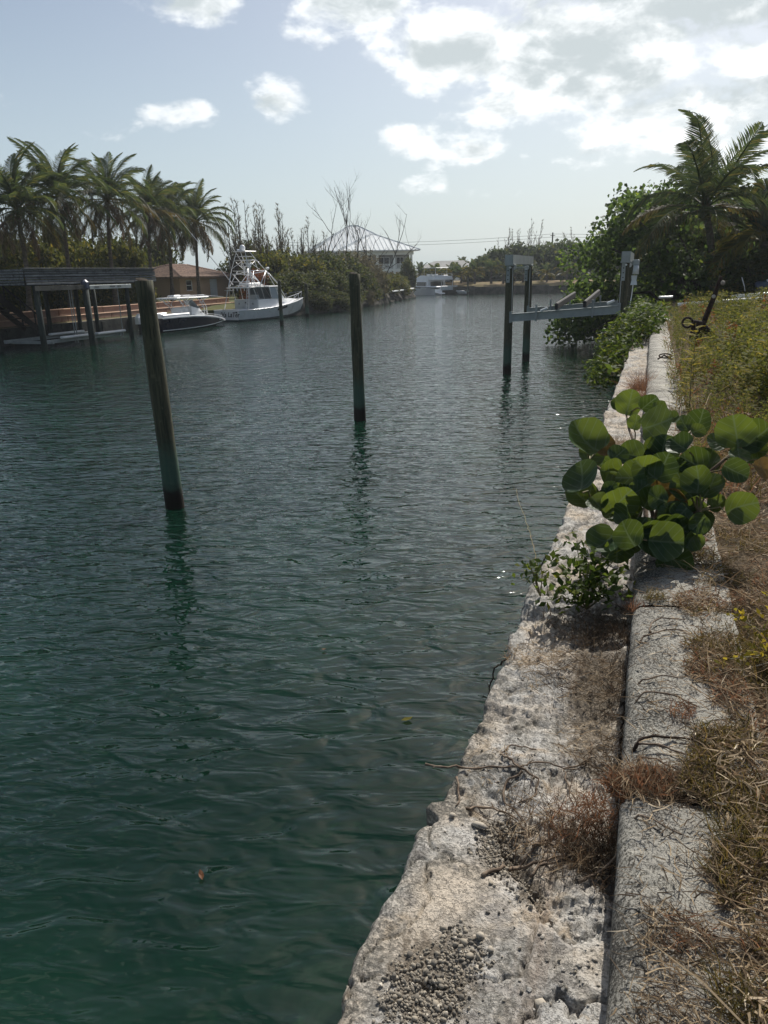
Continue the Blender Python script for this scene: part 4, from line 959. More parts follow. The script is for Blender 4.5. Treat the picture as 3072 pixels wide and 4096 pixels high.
def palm(base, top, label, scale=1.0, seed=0, group=None, trunk_r=.17, nf=26, lean=(0.0, 0.0), dead=3, shape=1.0):
    r = random.Random(seed); b = Vector(base); t = Vector(top) - b
    p = thing("coconut_palm", label, "palm tree", base, 0, group)
    pts = []; n = 12
    for i in range(n + 1):
        s = i / n; pts.append((t.x * s + lean[0] * math.sin(math.pi * s), t.y * s + lean[1] * math.sin(math.pi * s), t.z * s))
    rad = [trunk_r * (1.55 - .55 * min(1, i / 2.2)) * (1 - .32 * i / n) for i in range(n + 1)]
    fine = []; fr = []
    for i in range(n):
        for k in range(3):
            q = Vector(pts[i]).lerp(Vector(pts[i + 1]), k / 3); fine.append(q); fr.append(rad[i] * (1.0 + (.07 if k == 0 else -.02 * k)))
    fine.append(Vector(pts[-1])); fr.append(rad[-1])
    MB().tube(fine, fr, 10, jit=.08).build("trunk", M['palmbark'], p, smooth=True)
    cr = Vector(pts[-1])
    MB().tube([cr - Vector((0, 0, .5)), cr, cr + Vector((0, 0, .55)), cr + Vector((0, 0, 1.3))], [rad[-1] * 1.05, rad[-1] * 1.7, rad[-1] * 1.3, .04], 9, jit=.2).build("crown_shaft", M['lf_palmold'], p, smooth=True)
    ga = 2.399963; az0 = r.random() * 6.28
    for k in range(nf):
        s = k / (nf - 1); el = (86 if r.random() < .5 else 78) - 118 * s ** .95 * shape + r.uniform(-7, 7); az = az0 + k * ga + r.uniform(-.2, .2)
        kind = 'up' if el > 50 else 'mid' if el > 12 else 'low' if el > -18 else 'old'
        me = r.choice(FR[kind]); sc = scale * r.uniform(.85, 1.1) * (.92 if kind == 'old' else 1)
        o = link("frond", me, p, cr + Vector((.06 * math.cos(az), .06 * math.sin(az), .25 - .25 * s)), None, sc)
        o.rotation_euler = Euler((r.uniform(-1.3, 1.3) if kind == 'up' else r.uniform(-.35, .35), -R_(el), az), 'XYZ')
    return p
def small_palm(base, h, label, seed=0, group=None, scale=1.0, nf=13):
    r = random.Random(seed); p = thing("young_palm", label, "palm tree", base, 0, group)
    th = h * .38
    MB().tube([(0, 0, -.2), (.03, 0, th * .5), (0, .02, th)], [.16 * scale, .12 * scale, .10 * scale], 7, jit=.1).build("trunk", M['palmbark'], p, smooth=True)
    for k in range(nf):
        el = 80 - 80 * k / (nf - 1) + r.uniform(-8, 8); az = k * 2.399963 + r.random() * .4 + seed
        me = FY[1] if el > 55 else r.choice(FY)
        o = link("frond", me, p, (0, 0, th), None, scale * r.uniform(.85, 1.15)); o.rotation_euler = Euler((r.uniform(-.3, .3), -R_(el), az), 'XYZ')
    return p

def leaf_cloud(r, lobes, n, size, up=.35, flat=.6, round_=False, sides=6, aspect=.5):
    """leaf-sized faces over the outer part of ellipsoid lobes [(cx,cy,cz,rx,ry,rz)]"""
    lob = np.array(lobes, float); vol = (lob[:, 3] * lob[:, 4] * lob[:, 5]) ** (2 / 3); pick = r.choice(len(lob), n, p=vol / vol.sum())
    d = r.normal(size=(n, 3)); d /= np.linalg.norm(d, axis=1)[:, None]
    rad = 1 - .42 * r.random(n) ** 2.2
    # twigs: leaves gather in clumps
    P = lob[pick, :3] + d * rad[:, None] * lob[pick, 3:6] + r.normal(size=(n, 3)) * size * .5
    nrm = d * (1 - flat) + r.normal(size=(n, 3)) * flat; nrm[:, 2] += up; nrm /= np.linalg.norm(nrm, axis=1)[:, None]
    a = np.cross(nrm, r.normal(size=(n, 3))); a /= np.linalg.norm(a, axis=1)[:, None]; b = np.cross(nrm, a)
    s = size * (.65 + .7 * r.random(n))
    if round_:
        V = []
        for k in range(sides):
            t = 2 * math.pi * k / sides; V.append(P + (a * math.cos(t) + b * math.sin(t)) * s[:, None] * .5 + nrm * (.12 * s * math.cos(2 * t))[:, None])
        V = np.stack(V, 1).reshape(-1, 3); F = np.arange(n * sides).reshape(n, sides)
    else:
        w = s * aspect
        V = np.stack([P - a * s[:, None] * .5, P + b * w[:, None] * .5 + nrm * (.1 * s)[:, None], P + a * s[:, None] * .5, P - b * w[:, None] * .5 + nrm * (.1 * s)[:, None]], 1).reshape(-1, 3)
        F = np.arange(n * 4).reshape(n, 4)
    return V, F
def dome_lobes(r, n, R, H, z0=0.0, lr=(.28, .5)):
    out = []
    for k in range(n):
        a = r.random() * 2 * math.pi; q = math.sqrt(r.random()) * .78; z = r.random()
        rr = R * r.uniform(*lr); q *= math.sqrt(max(.05, 1 - (z * .85) ** 2))
        out.append((R * q * math.cos(a), R * q * math.sin(a), z0 + (H - z0 - rr * .5) * z * .92, rr, rr, rr * r.uniform(.6, .95)))
    return out
def bush_template(mat, seed, n=5200, size=.20, lobes=20, aspect=.5, name="shrub"):
    """unit bush: radius 1, height 1.25"""
    r = np.random.default_rng(seed); V, F = leaf_cloud(r, dome_lobes(r, lobes, 1.0, 1.25, .0), n, size, aspect=aspect)
    # sprigs standing out of the outline
    m = n // 9; a = r.random(m) * 2 * math.pi; q = np.sqrt(r.random(m)) * .9; z = 1.05 * np.sqrt(np.clip(1 - q * q, .05, 1)) * 1.1
    S = [(q[i] * math.cos(a[i]), q[i] * math.sin(a[i]), z[i] + .10 * r.random(), .06, .06, .16) for i in range(m)]
    V2, F2 = leaf_cloud(r, S, m, size * .9, aspect=aspect)
    return fastmesh("crown", np.concatenate([V, V2]), np.concatenate([F, F2 + len(V)]), mat)
def stem_template(seed, mat, n=7):
    r = random.Random(seed); m = MB()
    for k in range(n):
        a = r.random() * 6.28; q = r.uniform(.3, .75)
        m.tube([(.06 * math.cos(a), .06 * math.sin(a), -.15), (q * .45 * math.cos(a + .2), q * .45 * math.sin(a + .2), .4), (q * math.cos(a), q * math.sin(a), .95)], [.045, .032, .010], 5)
    return m.mesh("trunk", mat)
BUSH = {k: [(bush_template(M[mt], s + i, nn, sz, 22, asp), stem_template(s + i, M['darkbark'])) for i in range(3)] for k, mt, s, nn, sz, asp in
        (('thick', 'lf_bush', 50, 6500, .115, .55), ('hedge', 'lf_hedge', 60, 5200, .125, .55), ('feather', 'lf_cas', 70, 7000, .15, .16), ('rust', 'lf_rust', 80, 4200, .09, .5), ('far', 'lf_far', 90, 3600, .17, .6))}
def bush(kind, loc, rad, h, label, cat="shrub", group=None, seed=0, name="shrub"):
    r = random.Random(seed); cm, sm = BUSH[kind][seed % 3]
    t = thing(name, label, cat, loc, r.random() * 6.28, group)
    sc = (rad, rad, h / 1.25)
    link("crown", cm, t, None, None, sc); link("trunk", sm, t, None, None, sc)
    return t
def needle_template(seed, n_st=4, n_br=13, per=22):
    """unit casuarina: height 1, a few whippy stems with sparse needle sprays"""
    r = random.Random(seed); m = MB(); V = []; F = []
    for q in range(n_st):
        h = 1.0 if q == 0 else r.uniform(.55, .95); a0 = r.random() * 6.28; sp = 0 if q == 0 else r.uniform(.04, .13)
        P = [Vector((sp * s ** 1.3 * math.cos(a0) + r.gauss(0, .006), sp * s ** 1.3 * math.sin(a0) + r.gauss(0, .006), h * s)) for s in (0, .2, .4, .6, .8, 1.0)]
        P[0] = Vector((0, 0, -.03)); m.tube(P, [.012, .009, .007, .005, .0035, .001], 5)
        for k in range(n_br):
            s = .22 + .78 * (k + r.random()) / n_br; i = min(4, int(s * 5)); p0 = P[i].lerp(P[i + 1], s * 5 - i); a = r.random() * 6.28; ln = (.15 * (1.1 - s) + .03) * r.uniform(.4, 1.4)
            d = Vector((math.cos(a), math.sin(a), r.uniform(1.2, 2.8))).normalized(); p1 = p0 + d * ln * .6; p2 = p1 + (d + Vector((0, 0, .5))).normalized() * ln * .6
            m.tube([p0, p1, p2], [.0028, .002, .0008], 4, cap=False)
            for j in range(per):
                t = r.random() ** .6; c = p0.lerp(p1, t * 2) if t < .5 else p1.lerp(p2, t * 2 - 1)
                L_ = r.uniform(.012, .034); e = c + (d * .8 + Vector((r.gauss(0, .55), r.gauss(0, .55), r.gauss(.1, .5)))).normalized() * L_
                u = (e - c).cross(Vector((r.gauss(0, 1), r.gauss(0, 1), r.gauss(0, 1)))).normalized() * r.uniform(.0010, .0019)
                b = len(V); V += [tuple(c - u), tuple(c + u), tuple(e + u * .4), tuple(e - u * .4)]; F.append((b, b + 1, b + 2, b + 3))
    return m.mesh("trunk", M['darkbark']), fastmesh("crown", np.array(V), np.array(F), M['lf_cas'])
CAS = [needle_template(201, 5, 15, 26), needle_template(202, 4, 14, 20), needle_template(203, 3, 13, 15)]
def casuarina(base, h, label, seed=0, group=None, v=None, wide=1.0):
    tm, cm = CAS[(seed if v is None else v) % 3]; r = random.Random(seed + 5)
    t = thing("casuarina_tree", label, "tree", base, r.random() * 6.28, group)
    link("trunk", tm, t, None, None, (h * wide, h * wide, h)); link("crown", cm, t, None, None, (h * wide, h * wide, h))
    t.rotation_euler = (r.gauss(0, .055), r.gauss(0, .055), t.rotation_euler[2])
    return t
def bare_tree(base, h, label, seed=0, lean=0, group=None):
    r = random.Random(seed); m = MB()
    def grow(p, d, ln, rad, dep):
        q = p; pts = [p]; n = 4
        for i in range(n):
            d = (d + Vector((r.gauss(0, .10), r.gauss(0, .10), .08))).normalized(); q = q + d * ln / n; pts.append(q)
        m.tube(pts, [rad, rad * .85, rad * .7, rad * .58, rad * .45], 6 if dep < 2 else 4, cap=False)
        if dep < 3:
            for k in range(3 if dep else 5):
                s = r.uniform(.3, 1.0); i = min(n - 1, int(s * n)); o = pts[i].lerp(pts[i + 1], s * n - i)
                nd = (d + Vector((r.gauss(0, .55), r.gauss(0, .55), r.uniform(-.1, .35)))).normalized()
                grow(o, nd, ln * r.uniform(.35, .62), rad * .45, dep + 1)
    t = thing("bare_tree", label, "tree", base, 0, group)
    dv = Vector((math.sin(R_(lean)) * .94, math.sin(R_(lean)) * .33, math.cos(R_(lean)))).normalized()
    grow(Vector((0, 0, -.3)), dv, h * .78, .10, 0)
    m.build("trunk", M['darkbark'], t)
    return t

# ================================================================== LEFT PALMS AND THICKET
PALMS = [(-42.5, 45.1, 12.6, "coconut palm at the left edge of the photo behind the boathouse, leftmost of the row"),
         (-43.0, 50.0, 13.6, "tallest coconut palm of the row, second from the left, rising behind the boathouse roof"),
         (-42.8, 55.4, 13.6, "coconut palm third from the left with its crown right of the tallest palm"),
         (-43.8, 62.1, 12.8, "coconut palm fourth from the left, its trunk behind the right end of the boathouse"),
         (-44.6, 66.4, 12.9, "coconut palm whose trunk passes beside the window of the peach house"),
         (-44.6, 71.3, 13.0, "rightmost coconut palm of the row, its trunk passing the door side of the peach house")]
for i, (x, y, zt, lab) in enumerate(PALMS):
    palm((x - .5, y + .2, 1.6), (x, y, zt - (4.0, 3.8, 3.6, 3.3, 3.6, 3.8)[i]), lab, (1.06, 1.1, 1.05, .98, 1.02, 1.04)[i], 300 + i * 7, "coconut palms along the left bank", .18, 48, (0.15 * math.sin(i * 2.2), .2 * math.cos(i)), shape=1.12)
HEDGE = [(-47.5, 47.8, 5.2, 3), (-48.6, 51.8, 5.4, 3.2), (-48.9, 55.6, 5.6, 3.2), (-49.4, 59.9, 5.6, 3), (-49.3, 63.5, 5.6, 3), (-50.9, 67.6, 5.4, 2.8), (-56.2, 71.3, 6.4, 3), (-57.8, 77.5, 6.6, 3.2), (-57.9, 83.9, 6.6, 3.2),
         (-46.4, 43.3, 3.9, 2.3), (-45.5, 51.5, 3.4, 2.0), (-45.9, 57.5, 3.4, 2.0), (-46.3, 47.0, 3.3, 2.0), (-52, 45, 5.5, 3.4), (-54, 62, 7, 3.6), (-55, 54, 7, 3.6)]
for i, (x, y, h, w) in enumerate(HEDGE):
    bush('thick' if i in (6, 7, 8, 13) else 'hedge', (x, y, 1.6), w, h, "tall leafy bush of the dark hedge behind the palms and peach house" if i in (6, 7, 8, 13) else "yellow green leafy bush growing under the left bank palms", "bush", "bushes of the left garden hedge", 400 + i)
BUSHES = [(-46.5, 91.5, 5.2, 4.2, 1), (-39.6, 76.3, 4.6, 3.2, 1), (-39.9, 80.7, 4.7, 4, 1), (-38.2, 81.5, 4.4, 3.8, 1), (-35.3, 73.6, 2.6, 2.6, 0), (-36.0, 70.8, 2.4, 2.2, 0), (-37.4, 86.0, 4.6, 4, 0), (-34.6, 77.7, 2.6, 2.6, 0),
          (-37.2, 90.5, 4.5, 4, 0), (-34.6, 82.1, 2.6, 2.6, 0), (-38.2, 98.7, 5.0, 4.2, 2), (-35.3, 87.4, 2.9, 2.6, 0), (-38.8, 104.0, 3.9, 3.4, 2), (-35.9, 95.8, 2.9, 2.8, 2), (-38.8, 109.0, 2.8, 2.8, 2), (-36.4, 102.3, 2.5, 2.6, 1),
          (-37.8, 114.3, 2.3, 2.6, 1), (-36.9, 108.7, 1.9, 2.2, 1), (-38.3, 118.7, 2.0, 2, 1), (-45.0, 88.5, 5.2, 3.0, 1), (-37.2, 69.3, 3.2, 1.7, 3), (-33.2, 75.2, 1.3, 1.8, 0), (-32.6, 79.2, 1.2, 1.8, 0), (-33.7, 85.3, 1.2, 1.8, 0),
          (-34.2, 91.0, 1.3, 1.8, 2), (-51.5, 94.5, 6.4, 4, 0), (-37.1, 106.2, 1.8, 2, 1), (-41.1, 133.0, 4.7, 1.6, 0), (-43, 88, 4.6, 4, 0), (-44, 96, 4.6, 4, 0), (-46, 103, 3.2, 4, 2), (-44, 113, 2.2, 3, 2), (-41, 121, 1.7, 2.4, 1), (-42.5, 127, 1.6, 2.2, 1), (-36, 99, 3.2, 2.4, 2), (-35.2, 93, 3.3, 2.6, 0)]
BL = ["dark green leafy shrub of the thicket on the left bank beyond the fishing boat", "yellow green leafy shrub of the thicket along the left bank", "brownish feathery shrub of the thicket in front of the white house"]
for i, (x, y, h, w, k) in enumerate(BUSHES):
    if k == 3: bush('rust', (x, y, 1.2), w, h, "rusty orange brown shrub just behind the bow of the fishing boat", "shrub", None, 500 + i); continue
    lab = BL[k]
    if i == 27: lab = "single round leafy tree standing in front of the white house verandah"
    bush(('thick', 'hedge', 'feather')[k], (x, y, 1.2 if x < -34.5 else .55), w, h + .25, lab, "tree" if i == 27 else "shrub", None if i == 27 else "thicket shrubs on the left bank", 500 + i)
CASU = [(-47.5, 83.4, 10.8), (-47.4, 85.8, 11.4), (-47.7, 87.9, 11.4), (-47.0, 88.9, 10.9), (-45.3, 86.9, 10.8), (-46.2, 91.0, 10.7), (-46.3, 93.1, 11.5), (-44.1, 89.8, 10.0), (-45.1, 93.7, 8.2), (-42.8, 90.4, 8.2), (-45.5, 98.0, 8.7), (-42.5, 94.9, 8.1), (-44.5, 98.4, 10.0), (-44.5, 102.8, 8.3), (-41.2, 88, 6.4), (-40.4, 92, 6.2), (-41.3, 96, 6.6), (-40.4, 100, 6.8), (-40, 104, 6.6), (-46.4, 82.0, 9.4), (-45, 84.4, 9.0)]
for i, (x, y, h) in enumerate(CASU):
    casuarina((x, y, 1.3), h, "tall wispy casuarina standing high above the thicket right of the left palms" if h > 10.3 else "low wispy casuarina just showing above the middle of the left bank thicket" if h < 7.5 else "medium wispy casuarina rising behind the left bank thicket", 600 + i, "casuarina trees on the left bank", wide=1.15)
BARE = [(-40.5, 89.2, 10.0, -3, "leafless tree with a thick straight stem left of the white house"), (-40.3, 91.5, 10.6, 14, "leafless tree leaning right beside the thick stemmed bare tree"), (-38.4, 96.6, 13.6, -2, "tallest bare tree in front of the white house, a thin whip rising above all others"),
        (-37.7, 96.9, 9.8, 4, "bare twiggy tree just right of the tallest bare tree"), (-37.0, 99.3, 10.2, 8, "forked bare tree in front of the metal roof of the white house"), (-36.3, 101.7, 10.4, 34, "bare tree leaning far right across the metal roof of the white house"),
        (-39.5, 94.5, 8.8, 3, "small bare tree between the two tallest bare trees")]
for i, (x, y, h, ln, lab) in enumerate(BARE): bare_tree((x, y, 1.2), h, lab, 700 + i, ln)
# dark rock foot under the overhanging thicket
def rock_foot():
    b = thing("rock_revetment", "dark jagged rock edge along the foot of the left bank thicket", "rock edge", (-34, 90, 0))
    pts = BANK[3:9]; P = []
    for (x0, y0), (x1, y1) in zip(pts[:-1], pts[1:]):
        k = int(math.hypot(x1 - x0, y1 - y0) / .35)
        for i in range(k): P.append((x0 + (x1 - x0) * i / k, y0 + (y1 - y0) * i / k))
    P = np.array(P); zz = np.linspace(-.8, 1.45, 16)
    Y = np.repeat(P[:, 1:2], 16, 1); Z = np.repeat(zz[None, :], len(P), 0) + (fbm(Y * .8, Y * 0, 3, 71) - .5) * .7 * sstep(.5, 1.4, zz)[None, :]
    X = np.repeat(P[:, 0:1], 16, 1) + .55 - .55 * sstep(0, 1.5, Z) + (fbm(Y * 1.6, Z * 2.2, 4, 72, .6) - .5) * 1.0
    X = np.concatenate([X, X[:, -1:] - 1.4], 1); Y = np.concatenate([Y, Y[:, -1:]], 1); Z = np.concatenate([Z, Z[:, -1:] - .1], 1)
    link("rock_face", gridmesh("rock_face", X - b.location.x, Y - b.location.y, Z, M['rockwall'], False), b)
    for i, (y, x, ln) in enumerate(((108, -35.1, 7), (116.5, -36.3, 7), (121.5, -37.2, 4))):
        MB().box((x, y, 1.45), (.6, ln, .16), rz=.09, bev=.03).build("cap_slab", M['lime'] if i < 0 else M['whitewall'], b, world=True)
rock_foot()
# ================================================================== FAR END
def make_white_house():
    h = thing("white_house", "two storey white house with verandahs under a pale standing seam metal hip roof", "house", (-54.2, 153.4, 2.0), R_(30))
    # local: front (towards the camera) faces -y
    XL, XR, YF, YB = -8.0, 6.3, -7.0, 7.0
    F1, E = 2.72, 6.10      # upper floor, eaves
    cols = [-7.6, -4.3, -1.0, 2.4, 5.85]
    # core walls, set back behind the verandah
    wy = YF + 2.6
    def wall_with_holes(z0, z1, holes):
        m = MB(); xs = XL + .3
        for (a, b, c, d) in holes:
            m.box(((xs + a) / 2, wy, (z0 + z1) / 2), (a - xs, .2, z1 - z0)); m.box(((a + b) / 2, wy, (z0 + c) / 2 if c > z0 else z0), (b - a, .2, max(.001, c - z0))); m.box(((a + b) / 2, wy, (d + z1) / 2), (b - a, .2, z1 - d)); xs = b
        m.box(((xs + XR - .3) / 2, wy, (z0 + z1) / 2), (XR - .3 - xs, .2, z1 - z0)); return m
    up = [(-6.9, -4.8, F1 + .15, F1 + 2.3), (-3.6, -1.6, F1 + .15, F1 + 2.3), (-.4, 1.9, F1 + .15, F1 + 2.3), (3.3, 4.9, F1 + .15, F1 + 2.3)]
    lo = [(-6.6, -5.4, .05, 2.1), (-3.4, -2.6, .05, 2.1), (-1.9, -.4, .05, 2.15), (.7, 1.9, .05, 2.15), (3.4, 4.5, .6, 2.0)]
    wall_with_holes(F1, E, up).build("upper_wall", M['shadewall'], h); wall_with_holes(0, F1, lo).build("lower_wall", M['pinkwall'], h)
    sw = MB()
    for z0, z1 in ((0, F1), (F1 + .1, E)):
        sw.box((XL + .4, (wy + YB) / 2, (z0 + z1) / 2), (.2, YB - wy, z1 - z0)); sw.box((XR - .4, (wy + YB) / 2 + 2, (z0 + z1) / 2), (.2, YB - wy - 4, z1 - z0))
    sw.box(((XL + XR) / 2, YB - .1, E / 2), (XR - XL - .6, .2, E)); sw.build("side_wall", M['whitewall'], h)
    for (a, b, c, d) in up + lo:
        f = MB(); 
        for x in (a + .05, b - .05, (a + b) / 2): f.box((x, wy - .05, (c + d) / 2), (.09, .12, d - c))
        f.box(((a + b) / 2, wy - .05, d - .05), (b - a, .11, .09))
        fo = f.build("window", M['white'], h)
        MB().box(((a + b) / 2, wy + .02, (c + d) / 2), (b - a, .03, d - c)).build("pane", M['darkglass'], fo)
    MB().box(((XL + XR) / 2, 0, F1 - .12), (XR - XL, YB - YF, .26), bev=.02).build("balcony_slab", M['whitewall'], h)
    MB().box(((XL + XR) / 2, YF + .25, F1 - .40), (XR - XL, .35, .34)).build("balcony_beam", M['whitewall'], h)
    MB().box(((XL + XR) / 2, YF + .25, E - .35), (XR - XL, .40, .75)).build("eave_beam", M['whitewall'], h)
    MB().box((XR - .25, (YF + YB) / 2 - 2.5, E - .35), (.40, 8, .75)).build("eave_beam", M['whitewall'], h)
    for x in cols:
        MB().box((x, YF + .25, (F1 + E - .7) / 2 + .02), (.42, .42, E - .7 - F1), bev=.02).build("column", M['whitewall'], h)
        MB().box((x, YF + .25, (F1 - .57) / 2), (.46, .46, F1 - .57), bev=.02).build("column", M['whitewall'], h)
    for a, b in zip(cols[:-1], cols[1:]):
        r = MB(); r.box(((a + b) / 2, YF + .2, F1 + .95), (b - a - .42, .09, .08))
        n = 14
        for k in range(n): r.box((a + .21 + (b - a - .42) * (k + .5) / n, YF + .2, F1 + .50), (.09, .05, .82))
        r.box(((a + b) / 2, YF + .2, F1 + .10), (b - a - .42, .08, .07)); r.build("railing", M['whitewall'], h)
    # hip roof: main ridge and a lower hip in front on the right
    def hip(x0, x1, y0, y1, z0, rise, nm, skip=()):
        half = min(x1 - x0, y1 - y0) / 2
        if (x1 - x0) >= (y1 - y0): ra, rb = (x0 + half, (y0 + y1) / 2), (x1 - half, (y0 + y1) / 2)
        else: ra, rb = ((x0 + x1) / 2, y0 + half), ((x0 + x1) / 2, y1 - half)
        z1 = z0 + rise
        sl = {'front': ((x0, y0), (x1, y0), (rb if ra[1] == rb[1] else ra), ra), 'right': ((x1, y0), (x1, y1), rb, (rb if ra[1] == rb[1] else ra)), 'back': ((x1, y1), (x0, y1), (ra if ra[1] == rb[1] else rb), rb), 'left': ((x0, y1), (x0, y0), ra, (ra if ra[1] == rb[1] else rb))}
        MB().box(((x0 + x1) / 2, (y0 + y1) / 2, z0 - .09), (x1 - x0 - .04, y1 - y0 - .04, .16)).build("fascia", M['white'], h)
        for key, (A, B, C, D) in sl.items():
            A = Vector((*A, z0)); B = Vector((*B, z0)); C = Vector((*C, z1)); D = Vector((*D, z1))
            ln = (B - A).length; n = max(6, int(ln / .85))
            e = (B - A).normalized(); nrm = (B - A).cross(D - A).normalized()
            hw = (D - A).dot(e) / ln; hw2 = (C - A).dot(e) / ln
            def up(t):      # point at the top of the slope above eave position t
                if t <= hw: s = t / hw if hw > 1e-6 else 1
                elif t >= hw2: s = (1 - t) / (1 - hw2) if hw2 < 1 - 1e-6 else 1
                else: s = 1
                inw = (D - A) - e * (D - A).dot(e)
                return A + e * (ln * t) + inw * s
            for k in range(n):
                a, b = k / n, (k + 1) / n; g = .03 / ln
                p = [A + e * ln * (a + g), A + e * ln * (b - g), up(b - g), up(a + g)]
                m = MB(); q = [v + nrm * .03 for v in p]
                m.add([tuple(v) for v in q], [(0, 1, 2, 3)])
                # standing seam on the left edge
                u0, u1 = A + e * ln * a, up(a)
                if (u1 - u0).length > .1: m.bar(u0 + nrm * .07, u1 + nrm * .05, .12, .10, up=tuple(nrm))
                m.build("roof_panel", M['metalroof'], h)
            for (u, v) in ((A, D),): MB().tube([u + nrm * .06, v + nrm * .06], .11, 6).build("hip_cap", M['metalroof'], h)
        MB().tube([(*ra, z1 + .05), (*rb, z1 + .05)], .12, 6).build("ridge_cap", M['metalroof'], h)
    hip(-13.0, 7.0, .5, 18.5, E + .42, 5.2, 'main')
    hip(-8.6, 7.4, -8.0, 8.0, E + .12, 3.4, 'wing')
    b2 = MB(); b2.box((-3, 9.5, E / 2), (17.5, 16, E)); b2.build("rear_wing", M['whitewall'], h)
make_white_house()
def make_grey_house():
    h = thing("grey_roof_house", "single storey house with a long grey sheet metal roof beyond the catamaran", "house", (-46.5, 184, 2.1))
    MB().box((0, 0, 1.35), (13, 8, 2.7)).build("wall", M['whitewall'], h)
    for x in (-4, 0, 4):
        w = MB().box((x, -4.02, 1.4), (1.4, .06, 1.2)).build("window", M['white'], h); MB().box((x, -4.06, 1.4), (1.2, .04, 1.0)).build("pane", M['darkglass'], w)
    x0, x1, y0, y1, z0, z1 = -7.5, 7.5, -5, 5, 2.6, 4.4
    A = [(x0, y0, z0), (x1, y0, z0), (x1, y1, z0), (x0, y1, z0)]; r0, r1 = (x0 + 4.0, 0, z1), (x1 - 4.0, 0, z1)
    MB().add(A + [r0, r1], [(0, 1, 5, 4), (1, 2, 5), (2, 3, 4, 5), (3, 0, 4), (3, 2, 1, 0)]).build("roof", M['greyroof'], h)
    n = 26
    for k in range(n):
        t = (k + .5) / n; x = x0 + 15 * t; s = min(1, min(x - x0, x1 - x) / 4.0)
        MB().bar((x, y0, z0 + .04), (x, y0 + 5 * s, z0 + 1.8 * s + .04), .09, .07).build("roof_rib", M['greyroof'], h)
make_grey_house()
def make_pole():
    p = thing("utility_pole", "dark wooden utility pole standing above the far trees", "utility pole", (-21.1, 173.7, 2.2))
    MB().tube([(0, 0, -.5), (0, 0, 9.3)], [.19, .14], 8).build("pole", M['darkbark'], p); MB().box((0, 0, 8.7), (1.0, .12, .12)).build("crossarm", M['darkbark'], p)
    for i, (z0, z1) in enumerate(((9.1, 9.0), (8.45, 8.4))):
        w = MB(); a = Vector((-80, 162, z0 + 2.0)); b = Vector((-21.1, 173.7, z1 + 2.2)); c = Vector((40, 178, z1 + 1.5)); pts = []
        for k in range(13): q = a.lerp(b, k / 12); q.z -= 1.3 * 4 * (k / 12) * (1 - k / 12) * .6; pts.append(q)
        for k in range(1, 9): q = b.lerp(c, k / 8); q.z -= 1.0 * 4 * (k / 8) * (1 - k / 8) * .6; pts.append(q)
        tag(w.tube(pts, .028, 4).build("power_line", M['black']), "upper thin power line crossing the sky beyond the canal" if i == 0 else "lower thin power line crossing the sky beyond the canal", "power line", "power lines")
make_pole()
FPALM = [(-30.5, 139.6, 4.9, "young palm just right of the catamaran stern at the far bank"), (-27.6, 140.2, 5.2, "tallest young palm on the far bank, right of the catamaran"), (-25.6, 141.2, 3.9, "young palm behind the left boat lift piling on the far bank"), (-22.2, 142.4, 3.8, "yellowish young palm seen between the two outer lift pilings"),
         (-18.1, 143.2, 3.1, "single yellow young palm on the far bank right of the lift pilings"), (-14.7, 144.2, 3.6, "young palm at the edge of the sea grape tree on the far bank"), (-41.3, 141.8, 4.2, "young palm beside the right corner of the white house"), (-38.6, 143.0, 3.6, "yellow young palm left of the catamaran flybridge"), (-33.6, 142.1, 3.6, "bright yellow young palm right behind the catamaran"),
         (-35.6, 143.5, 3.8, "yellow young palm above the catamaran roof"), (-31.8, 144.5, 3.0, "small yellow young palm between the catamaran and the far bank"), (-24.2, 145.5, 3.4, "small young palm behind the far bank shrubs")]
for i, (x, y, h, lab) in enumerate(FPALM): small_palm((x, y, 1.9), h, lab, 800 + i, "young palms on the far bank", 1.15 + .14 * (h - 3), 15)
for i, (x, y, h) in enumerate(((-46.0, 196, 9.6), (-44.5, 190, 7.2), (-41.5, 196, 8.6), (-39.5, 196, 8.8))):
    small_palm((x, y, 2), h, "small dark palm top showing over the ridge of the grey roofed house", 830 + i, "palms behind the grey roofed house", 1.2, 14)
FB = [(-28.9, 152.3, 5.7, 3.5), (-26.4, 157.8, 6.5, 4), (-23.3, 156.3, 6.1, 4), (-20.7, 158.7, 6.3, 4), (-17.4, 155.0, 6.6, 4.5), (-14.6, 155.3, 6.5, 4.5), (-31.8, 154.8, 4.6, 3.5), (-29.3, 147.6, 2.9, 2.3), (-24.7, 148.0, 2.8, 2.3), (-21.5, 149.4, 2.6, 2.3), (-16.8, 151.6, 2.6, 2.3), (-33.4, 147.3, 2.4, 2.2), (-37.5, 146.2, 2.3, 2.2), (-41.1, 145.4, 2.1, 2), (-11, 156, 6.5, 4.5), (-6, 157, 6.5, 4.5), (-1, 157, 6.8, 4.6), (5, 158, 7, 5), (12, 158, 7, 5), (20, 158, 7.5, 5)]
for i, (x, y, h, w) in enumerate(FB):
    bush('far', (x, y, 1.9), w, h, "round green bush of the far tree line beyond the water" if h > 4 else "low green bush behind the young palms on the far bank", "bush", "tall bushes of the far tree line" if h > 4 else "low bushes on the far bank", 850 + i)
FC = [(-28.1, 155.5, 9.9), (-29.1, 155.3, 8.2), (-28.5, 167.6, 10.3), (-26.4, 167.9, 10.3), (-24.3, 163.2, 11.9), (-23.3, 163.4, 11.8), (-24.8, 163.1, 10.2), (-22.7, 173.5, 7.6), (-15.6, 169.3, 10.4), (-18.1, 174.1, 9.5), (-26.0, 160, 8.5), (-16.9, 172, 9)]
for i, (x, y, h) in enumerate(FC): casuarina((x, y, 1.9), h, "thin pale casuarina standing up from the far tree line", 880 + i, "casuarinas of the far tree line", wide=.95)
